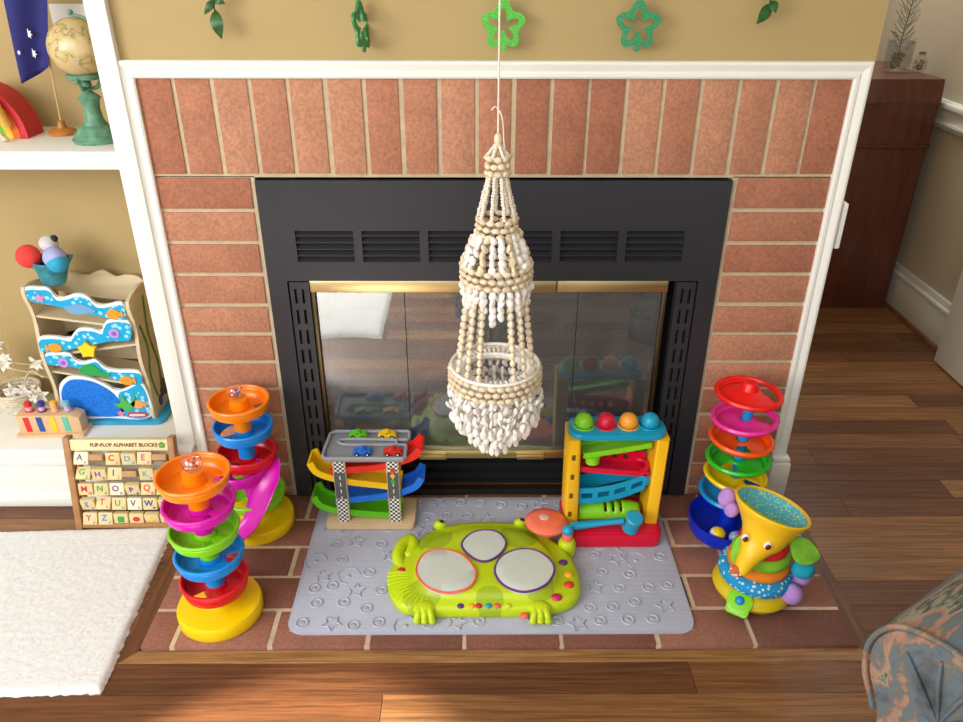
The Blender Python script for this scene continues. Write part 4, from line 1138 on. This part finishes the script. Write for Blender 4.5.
g = G(); g.prism([(-.248, .803), (.248, .803), (.248, .880), (-.235, .880)], -.160, .288, M=Matrix(((0, 0, 1, 0), (1, 0, 0, 0), (0, 1, 0, 0), (0, 0, 0, 1))), bev=.006); g.build('top_case', maho, t)
clear_g = clear_p
ztop = ZF+.880+.001
JX, JY = 1.520, 1.40
t = thing('glass_jar', 'square glass jar of dried moss on the cabinet, a twig rising from it', 'jar', (JX, JY, ztop))
g = G(); g.prism(rrect(-.037, .037, -.037, .037, .008), 0, .004); 
g.rings([[(a, b, 0.0) for a, b in rrect(-.037, .037, -.037, .037, .008)], [(a, b, .105) for a, b in rrect(-.037, .037, -.037, .037, .008)], [(a, b, .105) for a, b in rrect(-.034, .034, -.034, .034, .007)], [(a, b, .005) for a, b in rrect(-.034, .034, -.034, .034, .007)]], cap0=False, cap1=False)
g.tube([(a, b, .105) for a, b in rrect(-.036, .036, -.036, .036, .008)], .002, 6, closed=True)
g.build('glass', clear_g, t)
mossm = mat('dried moss', '7C7A52', .95, var=.5, vscale=60)
tg = thing('dried_twig_bunch', 'dried moss and tall feathery grey twig standing in the glass jar', 'dried plant', (JX, JY, ztop+.006))
g = G(); rnd = random.Random(4)
for k in range(26): g.sph((rnd.uniform(-.022, .022), rnd.uniform(-.022, .022), .010+rnd.uniform(0, .05)), (.010, .009, .007), 8, 6, rot=Euler((rnd.random()*3, rnd.random()*3, 0)).to_matrix())
g.build('moss', mossm, tg)
g = G(); st = spline([(0, 0, .01), (-.004, 0, .10), (.004, .004, .20), (.012, .006, .31)], 8); g.tube(st, .0022, 6)
for i in range(3, len(st)):
    for sgn in (-1, 1):
        for q in range(2):
            p = Vector(st[i]); e = p+Vector((sgn*rnd.uniform(.02, .045), rnd.uniform(-.02, .02), rnd.uniform(.02, .05))); g.tube([p, (p+e)/2+Vector((0, 0, -.003)), e], .0009, 4)
g.build('twig', mat('grey green twig', '6F7468', .9), tg)
t = thing('potpourri_bottle', 'small round glass bottle of coloured potpourri beside the square jar', 'bottle', (1.606, 1.40, ztop))
g = G(); g.lathe([(0, 0), (.020, .001), (.025, .012), (.024, .038), (.014, .052), (.013, .060), (.016, .064)], 24, cap1=False); g.build('glass', clear_g, t)
g = G()
for k in range(18): g.sph((rnd.uniform(-.012, .012), rnd.uniform(-.012, .012), .008+rnd.uniform(0, .03)), .006, 7, 5, mi=k % 3)
g.build('contents', [mossm, mat('amber petals', 'B5793A', .8), mat('pink petals', 'C98A80', .8)], t)
g = G(); g.cyl((0, 0, .060), (0, 0, .070), .012, n=16); g.build('stopper', mat('grey cork', '7A7A74', .8), t)

# ------------------------------------------------------------------ things on the bookcase shelf
SZ = .906+.0005
# globe
t = thing('globe', 'antique cream globe on a green pedestal on the shelf', 'globe', (-.864, .082, SZ))
def globe_mat():
    m = bpy.data.materials.new('antique map'); m.use_nodes = True; nt = m.node_tree; N = nt.nodes.new; L = nt.links.new; b = nt.nodes['Principled BSDF']
    tc = N('ShaderNodeTexCoord'); n = N('ShaderNodeTexNoise'); n.inputs['Scale'].default_value = 17; n.inputs['Detail'].default_value = 5; L(tc.outputs['Object'], n.inputs['Vector'])
    cr = N('ShaderNodeValToRGB'); el = cr.color_ramp.elements; el[0].position = .40; el[0].color = lin('C9AE7B'); el[1].position = .60; el[1].color = lin('D8C493')
    for p, c in ((.485, 'CDB684'), (.50, '8F8456'), (.515, 'C2A96C')): e = el.new(p); e.color = lin(c)
    L(n.outputs['Fac'], cr.inputs[0]); L(cr.outputs[0], b.inputs['Base Color']); b.inputs['Roughness'].default_value = .18; return m
ped = mat('verdigris green', '649678', .45, var=.4, vscale=60)
g = G(); g.sph((.0, 0, .190), .0585, 40, 24); g.build('sphere', globe_mat(), t)
g = G(); g.lathe([(.050, 0), (.052, .006), (.047, .010), (.048, .016), (.040, .022), (.036, .030), (.024, .036), (.019, .048), (.017, .070), (.020, .086), (.024, .090), (.020, .094), (.016, .098), (.008, .104), (.012, .110), (0, .112)], 36); g.build('pedestal', ped, t)
g = G(); g.lathe([(.030, .128), (.034, .130), (.036, .138), (.033, .140), (.030, .132)], 36); g.sph((0, 0, .118), .011, 14, 10)
for k in range(3):
    a = 2*PI*k/3+.5; g.tube(spline([(0, 0, .112), (.02*math.cos(a), .02*math.sin(a), .110), (.034*math.cos(a), .034*math.sin(a), .130), (.040*math.cos(a), .040*math.sin(a), .124)], 4), .004, 8)
g.tube([(.0625*math.cos(R(a)), 0, .190+.0625*math.sin(R(a))) for a in range(-90, 100, 10)], .003, 6); g.sph((0, 0, .257), .006, 10, 8)
g.build('cradle', ped, t)
# white box behind
g = G(); g.box(-.05, .05, -.012, .0, -.045, .045, .003); g.box(-.038, .038, -.0125, -.011, -.033, .033, .001); o = g.build('wall_plaque', mat('white card', 'E3DFDA', .6), loc=(-.925, .2345, 1.125)); tag(o, 'plain white plaque on the tan back of the bookcase behind the globe', 'plaque')
# flag
t = thing('table_flag', 'blue flag with white stars on a round wooden stand', 'flag', (-.972, .150, SZ))
g = G(); g.lathe([(.030, 0), (.031, .006), (.026, .010), (.012, .014), (.008, .022), (.008, .028), (0, .029)], 28); g.build('stand', mat('honey wood', 'B5722F', .4, var=.15), t)
g = G(); g.cyl((0, 0, .02), (.020, .0, .36), .0022, n=8); g.build('stick', mat('blond stick', 'CDA468', .5), t)
navy = mat('navy flag cloth', '25256E', .8, var=.1, vscale=20)
def flag_pt(u, v):   # u across 0..1 (stick side = 1), v 0 top .. 1 bottom
    tl, tr, br, bl = Vector((-.040, 0, .345)), Vector((.048, 0, .330)), Vector((.012, 0, .146)), Vector((-.048, 0, .112))
    p = tl*(1-u)*(1-v)+tr*u*(1-v)+br*u*v+bl*(1-u)*v
    p.y = -.010-.010*math.sin(u*5.5+v*1.5)-.012*(1-u); return p
g = G(); nu, nv = 16, 20; V = [[g.bm.verts.new(flag_pt(i/nu, j/nv)) for i in range(nu+1)] for j in range(nv+1)]
for j in range(nv):
    for i in range(nu): g.face([V[j][i], V[j][i+1], V[j+1][i+1], V[j+1][i]])
cl = g.build('cloth', navy, t, smooth=3, solid=.0008)
wst = mat('white flag print', 'E8E8F0', .8)
for u, v, r_ in ((.44, .60, .0105), (.46, .79, .0105), (.15, .74, .005)):
    g = G(); p = flag_pt(u, v); g.prism(star((0, 0), r_, 7, .5), 0, .0006, M=Matrix.Translation((p.x, p.y-.0022, p.z)) @ Euler((0, 0, R(-18))).to_matrix().to_4x4() @ STAND); g.build('star', wst, cl)
# rainbow arches
t = thing('rainbow_stacker', 'wooden rainbow of nested arches at the left end of the shelf', 'toy', (-1.118, .135, SZ))
def arch(ro, ri, c, nm, dep=.035):
    n = 22; g = G(); rs = []
    for i in range(n+1):
        a = PI*i/n; rs.append([(r_*math.cos(a)*1.0, y, r_*math.sin(a)*1.22) for r_, y in ((ri, -dep), (ro, -dep), (ro, dep), (ri, dep))])
    g.rings(rs); o = g.build('arch', mat(nm, c, .5, var=.08), t); o['label'] = nm
for i, (c, nm) in enumerate((('C8202A', 'red arch'), ('F0701C', 'orange arch'), ('F4C51E', 'yellow arch'), ('5DB52E', 'green arch'), ('1E6FB0', 'blue arch'))):
    arch(.092-.016*i, .077-.016*i, c, nm)
t = thing('wooden_hook_toy', 'curved yellow wooden piece with a pale peg leaning on the rainbow', 'toy', (-1.096, .085, SZ))
g = G(); g.tube(spline([(-.030, 0, .080), (-.005, 0, .098), (.020, 0, .084), (.034, 0, .050), (.040, .004, .028)], 6), .0125, 12, flat=.7); g.build('curved_piece', mat('yellow stained wood', 'E3AE4E', .5, var=.1), t)
g = G(); P_ = spline([(-.02, -.008, .082), (.0, -.012, .05), (.028, -.016, .016), (.034, -.018, .006)], 5); g.tube(P_, .0050, 10); g.sph((.036, -.018, .0062), (.009, .007, .006), 12, 8); g.build('peg', mat('bleached wood', 'D8C3A2', .6), t)

# ------------------------------------------------------------------ things on the base cabinet
LZ = .1765
# ocean marble-run toy
OX, OY = -1.005, .150
t = thing('wooden_ocean_slide', 'wooden ocean slide toy with wavy blue rails and a big blue whale panel', 'toy', (OX, OY, LZ))
ply = mat('pale plywood', 'D9C7A4', .6, var=.1, vscale=8, stretch=(1, 1, 6))
YF = -.068
def panel(pts, y0, y1, m, name, parent=t, k=5, bev=.0015, label=None):
    g = G(); g.prism(s2([(a-OX, b-LZ) for a, b in pts], k), -y1, -y0, M=STAND, bev=bev); o = g.build(name, m, parent)
    if label: o['label'] = label
    return o
# base
g = G(); g.prism(rrect(-.135, .150, -.082, .075, .02), 0, .010, bev=.003); g.build('base', mat('sea blue paint', '2E9CC8', .4, var=.15), t)
# side panels, wavy outline, lying in y-z
def side(x, front, back, name, m):
    pts = front+back[::-1]; g = G()
    Mx = Matrix(((0, 0, 1, x), (1, 0, 0, 0), (0, 1, 0, 0), (0, 0, 0, 1)))
    g.prism(s2(pts, 4), -.0045, .0045, M=Mx, bev=.001); return g.build(name, m, t)
side(-.118, [(-.068, .011), (-.062, .10), (-.075, .20), (-.062, .30), (-.072, .385)], [(.055, .011), (.060, .12), (.050, .22), (.062, .30), (.045, .360)], 'side_panel', ply)
sr = side(.122, [(-.068, .011), (-.060, .10), (-.072, .19), (-.060, .27), (-.070, .345)], [(.062, .011), (.066, .12), (.056, .22), (.064, .30), (.035, .355)], 'side_panel', ply)
for p_, w in ((((-.03, .06), (-.045, .13), (-.028, .20), (-.045, .27)), .0045), (((.0, .05), (.012, .14), (-.008, .23), (.006, .33)), .0045), (((.02, .06), (.042, .12), (.030, .19), (.038, .22)), .004)):
    g = G(); g.tube(spline([(.1275, a, b) for a, b in p_], 6), w, 6, flat=.5); g.build('seaweed', mat('olive green paint', '5F7F3E', .6, var=.3, vscale=60), sr)
g = G()
for k, (a, b, c) in enumerate(((.0, .055, 0), (.022, .05, 0), (-.02, .04, 1), (.040, .05, 1), (.01, .075, 0), (.045, .08, 2))): g.sph((.1275, a, b), (.002, .013, .016), 12, 8, mi=c)
g.build('coral_print', [mat('plum paint', '45304F', .6), mat('indigo paint', '38408A', .6), mat('rust paint', 'C05A3A', .6)], sr)
cyan = bmm('bright cyan with pale bubbles', '9ADDF0', '18A6D6', 70); whitep = mat('white rail paint', 'E8EFEF', .5)
def rail(pts, z_off=0):
    top = pts['top']; botm = pts['bot']
    inner = [(a, b-.008) for a, b in top]+[(a, b+.014) for a, b in botm[::-1]]
    outer = top+[(a, b+.018) for a, b in botm[::-1]]
    b_ = panel(outer, OY*0+YF-.004, YF+.004, whitep, 'front_rail', k=4, label='white edged wavy rail')
    panel(inner, YF-.0062, YF-.0038, cyan, 'wave_print', b_, k=4, bev=0)
    return b_
r1 = rail(dict(top=[(-1.118, .560), (-1.085, .562), (-1.062, .558), (-1.050, .535), (-1.025, .537), (-1.0, .545), (-.975, .538), (-.960, .517), (-.935, .516), (-.895, .522)], bot=[(-1.110, .512), (-1.06, .500), (-1.0, .482), (-.95, .470), (-.898, .462)]))
r2 = rail(dict(top=[(-1.118, .428), (-1.075, .430), (-1.045, .424), (-1.032, .438), (-1.015, .452), (-.985, .452), (-.962, .444), (-.952, .462), (-.935, .476), (-.89, .472)], bot=[(-1.118, .374), (-1.06, .378), (-1.0, .392), (-.94, .404), (-.895, .408)]))
r3 = rail(dict(top=[(-1.115, .382), (-1.08, .386), (-1.055, .382), (-1.045, .362), (-1.02, .360), (-.995, .366), (-.980, .346), (-.95, .336), (-.893, .332)], bot=[(-1.112, .338), (-1.06, .332), (-1.0, .312), (-.95, .292), (-.897, .278)]))
wh = panel([(-1.110, .260), (-1.098, .298), (-1.065, .318), (-1.02, .312), (-.985, .292), (-.960, .275), (-.935, .282), (-.890, .296), (-.890, .195), (-1.0, .192), (-1.110, .192)], YF-.004, YF+.004, whitep, 'whale_panel')
panel([(-1.105, .255), (-1.092, .290), (-1.065, .308), (-1.02, .303), (-.988, .284), (-.968, .262), (-.955, .230), (-.965, .200), (-1.04, .199), (-1.092, .212)], YF-.0062, YF-.0038, bmm('royal blue whale scales', '0B5FC0', '1477DE', 130), 'whale', wh, bev=0)
panel([(-.958, .262), (-.935, .276), (-.893, .288), (-.893, .200), (-.955, .200)], YF-.0062, YF-.0038, cyan, 'wave_print', wh, bev=0)
def deco(par, pts, c, nm, k=3, y=-.0075):
    g = G(); g.prism(s2([(a-OX, b-LZ) for a, b in pts], k) if k else [(a-OX, b-LZ) for a, b in pts], -(YF+y+.0012), -(YF+y-.0012), M=STAND); g.build(nm, mat('print '+c, c, .5), par)
def fish(par, x, z, s=1, c='F39A1E', fl=1):
    deco(par, [(x-.020*s*fl, z), (x-.008*s*fl, z+.012*s), (x+.008*s*fl, z+.010*s), (x+.013*s*fl, z+.003*s), (x+.020*s*fl, z+.010*s), (x+.020*s*fl, z-.010*s), (x+.013*s*fl, z-.003*s), (x+.008*s*fl, z-.011*s), (x-.008*s*fl, z-.012*s)], c, 'fish_print')
fish(r1, -.918, .492); fish(r2, -1.087, .400, 1.0, fl=-1); fish(r3, -.925, .306); fish(wh, -.912, .236, .95, 'F2A050', 1)
deco(r1, star((-1.088, .534), .0135, 5, .5), 'E98BB5', 'star_print', 0)
for r_, x, z in ((r2, -.930, .440), (r3, -1.075, .358)):
    deco(r_, circ((x, z), .013, 16), 'B895DC', 'snail_print', 0); deco(r_, circ((x, z), .0055, 10), '8A5FC0', 'snail_print', 0, -.0095)
deco(r1, [(-1.035, .510), (-1.01, .518), (-.985, .516), (-.960, .500), (-.985, .494), (-1.015, .492)], '6FA3CF', 'dolphin_print')
deco(r3, [(-1.040, .334), (-1.025, .352), (-1.0, .350), (-.985, .334), (-.965, .326), (-.975, .318), (-1.0, .322), (-1.025, .322)], '1F9E4A', 'turtle_print')
deco(wh, [(-.958, .240), (-.948, .262), (-.938, .240), (-.925, .246), (-.915, .268), (-.922, .232), (-.940, .218), (-.958, .224), (-.975, .236)], '4FB548', 'turtle_print')
deco(wh, star((-.962, .208), .011, 5, .5), 'E87AA0', 'star_print', 0)
deco(wh, rrect(-.945, -.895, .199, .211, .005), 'D8262E', 'red_badge', 0); deco(wh, rrect(-.940, -.900, .203, .207, .001), 'F0E6E0', 'badge_lettering', 0, -.0098)
# yellow star handle and ledges between rails
g = G(); g.prism(star((-1.003-OX, .397-LZ), .026, 5, .55), -(YF-.0075), -(YF-.016), M=STAND, bev=.002); g.build('star_handle', mat('yellow star paint', 'F7D21A', .4), t)
for zl, zr, x0, x1 in ((.300, .268, -.113, .112), (.190, .222, -.113, .117), (.145, .100, -.113, .117)):
    g = G(); n = 10; g.rings([[(x0+(x1-x0)*i/n, y, zl+(zr-zl)*i/n+dz) for y, dz in ((-.060, 0), (.052, 0), (.052, .006), (-.060, .006))] for i in range(n+1)]); g.build('slide_board', ply, t)
for pts in ([(-1.118, .575), (-1.06, .578), (-1.03, .570), (-.985, .585), (-.955, .565), (-.93, .572), (-.89, .56), (-.89, .50), (-1.118, .53)], [(-1.118, .455), (-1.05, .45), (-1.02, .478), (-.97, .472), (-.95, .498), (-.89, .49), (-.89, .42), (-1.118, .40)], [(-1.118, .41), (-1.06, .412), (-1.03, .388), (-.98, .385), (-.95, .365), (-.89, .36), (-.89, .30), (-1.118, .35)], [(-1.11, .30), (-1.0, .285), (-.89, .27), (-.89, .195), (-1.11, .195)]):
    panel([(p, q-.028 if q > .3 else q) for p, q in pts], .050, .056, ply, 'rear_rail', k=4)
# plush cone resting on it
zc = LZ+.386
t = thing('plush_ball_cone', 'teal plush cone holding red, white and lilac balls on top of the ocean toy', 'plush toy', (OX-.068, OY-.020, zc-.010))
g = G(); g.lathe([(.026, 0), (.030, .010), (.034, .030), (.046, .060), (.044, .062), (.030, .045)], 28, M=Mloc(0, 0, 0, 0, R(4), 0), cap1=False); g.tube(spline([(.030, 0, .04), (.045, 0, .055), (.060, .0, .072)], 4), [.012, .0125, .013, .0135, .014, .012, .01, .008, .004], 10, flat=.4); g.build('cone', mat('teal plush cone', '3E8F9E', .9, var=.4, vscale=50), t)
for p, r_, c, nm in (((-.034, -.020, .075), .028, 'F2463E', 'coral red ball'), ((.004, .012, .094), .022, 'D8D4D6', 'white ball'), ((.028, -.020, .072), .0265, 'AEB4E6', 'lilac ball'), ((.034, -.026, .062), .0245, '35A8D0', 'blue ball')):
    g = G(); g.sph(p, r_, 20, 14); g.build('plush_ball', mat(nm, c, .9, var=.1, vscale=60, bump=.3, bscale=600), t)['label'] = nm
g = G(); g.sph((.020, .012, .108), .009, 12, 8); g.build('pompom', mat('charcoal felt', '33333A', .9), t)
# pop-up peg toy
PX, PY = -1.124, .045
t = thing('pop_up_peg_toy', 'wooden pop-up toy with four peg people and coloured stripes', 'toy', (PX, PY, LZ), R(2))
g = G(); g.prism([(-.078, 0), (.078, 0), (.078, .050), (.060, .058), (-.078, .058)], -.018, .024, M=STAND, bev=.003); g.box(-.084, .086, -.036, .020, 0, .008, .002); g.build('block', mat('light beech', 'DDB689', .5, var=.08), t)
for x, c, nm in ((-.050, 'D9262C', 'red'), (-.018, '24479E', 'blue'), (.014, 'F2C61F', 'yellow'), (.046, '59BFA4', 'mint')):
    g = G(); g.prism([(x-.009, .012), (x+.005, .012), (x+.005-.002, .054), (x-.009-.002, .054)], .024, .0252, M=STAND); g.build('stripe', mat('stripe '+nm, c, .5), t)['label'] = nm+' stripe'
    pg = G(); pg.lathe([(.0085, .058), (.0085, .074), (.0085, .0745)], 18, M=Matrix.Translation((x-.002, 0, 0))); p_ = pg.build('peg', mat('pink peg', 'E8A6B8', .5), t)
    g = G(); g.lathe([(.0092, .074), (.0095, .080), (.0078, .086), (.0, .0885)], 18, M=Matrix.Translation((x-.002, 0, 0))); g.torus((x-.002, 0, .061), .0088, .0022, 18, 6); g.build('peg_cap', mat('cap '+nm, {'red': 'D9262C', 'blue': '2E3C96', 'yellow': 'F5B53A', 'mint': '6FB6D8'}[nm], .5), p_)['label'] = nm+' cap'
# dried flower arrangement at the left edge
rnd = random.Random(9)
t = thing('dried_flower_basket', 'white basket of pale dried flowers and thin twigs at the left edge', 'dried flowers', (-1.268, .155, LZ))
wick = mat('whitewashed wicker', 'D9CDB6', .8, var=.25, vscale=90)
g = G()
for k in range(7): g.torus((0, 0, .006+k*.009), .038+.003*k, .0052, 30, 6)
g.lathe([(0, .001), (.036, .001)], 24, cap0=False); g.build('basket', wick, t)
g = G()
for k in range(9):
    a = rnd.random()*6.28; r_ = rnd.uniform(.02, .10); z = rnd.uniform(.16, .40)
    g.tube(spline([(.01*math.cos(a), .01*math.sin(a), .02), (r_*.4*math.cos(a), r_*.3*math.sin(a), z*.55), (r_*math.cos(a), r_*.5*math.sin(a)-.02, z)], 6), .0011, 4)
g.tube(spline([(.02, -.02, .13), (.07, -.03, .125), (.125, -.035, .11)], 6), .0011, 4); g.tube(spline([(.02, -.02, .15), (.07, -.03, .15), (.125, -.035, .155)], 6), .0011, 4)
g.tube(spline([(.03, 0, .04), (.05, -.03, .10), (.075, -.03, .13), (.10, -.03, .11)], 6), .002, 6)
g.build('twigs', mat('straw twig', 'CFBF92', .8), t)
for k in range(16):
    x, y, z = rnd.uniform(-.05, .075), rnd.uniform(-.045, .01), rnd.uniform(.05, .21); g = G(); s_ = rnd.uniform(.018, .032)
    for q in range(6):
        a = q*1.047+rnd.random(); leaf(g, (x, y, z), (math.cos(a), -.35, math.sin(a)), s_, s_*.22)
    g.sph((x, y-.003, z), .0035, 8, 6); g.build('flower', mat('pale dried petal', 'E4E0D4', .8, var=.15, vscale=80), t)

# ------------------------------------------------------------------ alphabet flip board
AX = -.899; tilt = R(-4)
t = thing('alphabet_block_board', 'wooden frame of flipping alphabet blocks leaning against the white cabinet', 'toy', (AX, -.119, ZF+.006), rot=(R(-12), 0, 0))
AL = t
g = G(); g.box(-.140, -.124, -.012, .012, -.003, .244, .002)
g.build('side_post', beech, t); g = G(); g.box(.112, .128, -.012, .012, -.003, .244, .002); g.build('side_post', beech, t)
g = G(); g.box(-.124, .112, -.010, .010, .002, .014, .001); g.build('bottom_bar', beech, t)
cream = mat('cream printed panel', 'EBD9A6', .5, var=.04)
tp = G(); tp.box(-.124, .112, -.009, .006, .210, .238, .001); tp = tp.build('title_panel', cream, t)
dk = mat('brown print', '6A3B2A', .6)
text('FLIP-FLOP ALPHABET BLOCKS', .0125, dk, tp, (.006, -.0094, .2245), xs=.98, bold=.0003)
text('ab', .006, mat('grey print', '8A8A80', .6), tp, (-.108, -.0094, .248), name='small_script') if 0 else None
g = G()
for a_ in (90, 20, 160, -50, 230): g.sph((.098+.005*math.cos(R(a_)), -.0095, .2245+.005*math.sin(R(a_))), (.0038, .0012, .0038), 8, 6)
g.build('leaf_mark', mat('leaf green print', '5E9A3A', .5), tp)
rows = [('A.CDE.', ), ('GHI.K.', ), ('MNOPQR', ), ('STUVWX', ), ('YZ#@*%', )]
cols = ['7A3F98', '2E8AD0', 'C8361F', '3AA648', 'B03A90', '27449E', 'D03040', '5FA8C8']
rnd = random.Random(31)
lt = [mat('cream block', 'DEC890', .5, var=.06, vscale=20), mat('pale block', 'EFE3C2', .5), mat('bare wood block', 'B98D5C', .55, var=.15, vscale=30)]
for r_i, (row,) in enumerate(rows):
    zc = .187-.0405*r_i
    g = G(); g.cyl((-.124, 0, zc), (.112, 0, zc), .003, n=8); g.build('rod', beech, t)
    for c_i, ch in enumerate(row):
        x = -.1035+.0385*c_i
        tl = rnd.uniform(-.35, .35) if ch != '.' else rnd.uniform(1.0, 1.4)
        if (r_i, c_i) in ((1, 0), (3, 1)): tl = -.55
        m = lt[2] if ch == '.' else (lt[1] if (r_i, c_i) in ((3, 3), (2, 2), (0, 0)) else lt[0])
        g = G(); g.box(-.0175, .0175, -.0075, .0075, -.0155, .0155, .0012)
        b = g.build('block', m, t, loc=(x, 0, zc), rot=(tl, 0, 0))
        if ch == '.': continue
        cm = mat('letter '+cols[(r_i*3+c_i*5) % 8], cols[(r_i*3+c_i*5) % 8], .5)
        if ch == '#': g = G(); g.box(-.008, .008, -.0084, -.0070, -.008, .008); g.build('green_square', mat('square green', '2FA04A', .5), b)
        elif ch == '@': g = G(); g.prism(circ((0, 0), .0088, 18, .0065), .0070, .0084, M=STAND); g.build('red_oval', mat('oval red', 'D0302A', .5), b)
        elif ch == '*': g = G(); g.prism(star((0, 0), .010), .0070, .0084, M=STAND); g.build('yellow_star', mat('star yellow', 'EBD03A', .5), b)
        elif ch == '%': g = G(); g.prism(circ((0, 0), .008, 18), .0070, .0084, M=STAND); g.build('blue_circle', mat('circle indigo', '3B3A90', .5), b)
        else:
            text(ch, .021, cm, b, (-.003, -.0079, .0015), name='letter', bold=.0004)
            text(ch.lower(), .012, cm, b, (.0105, -.0079, -.009), name='letter')
g = G()    # rear props
for x in (-.128, .116): g.box(x-.005, x+.005, .020, .028, -.004, .18, .001, M=Mloc(0, .004, 0, R(-2), 0, 0))
g.build('rear_foot', beech, t)

# shared groups of repeats
for o in bpy.data.objects:
    if o.parent is None and o.get('category'):
        k = {'shamrock_ornament': 'shamrocks on the green garland', 'leaf_sprig': 'leaf sprigs on the green garland', 'ball_drop_tower': 'ball drop towers on the hearth'}.get(o.name.split('.')[0])
        if k: o['group'] = k
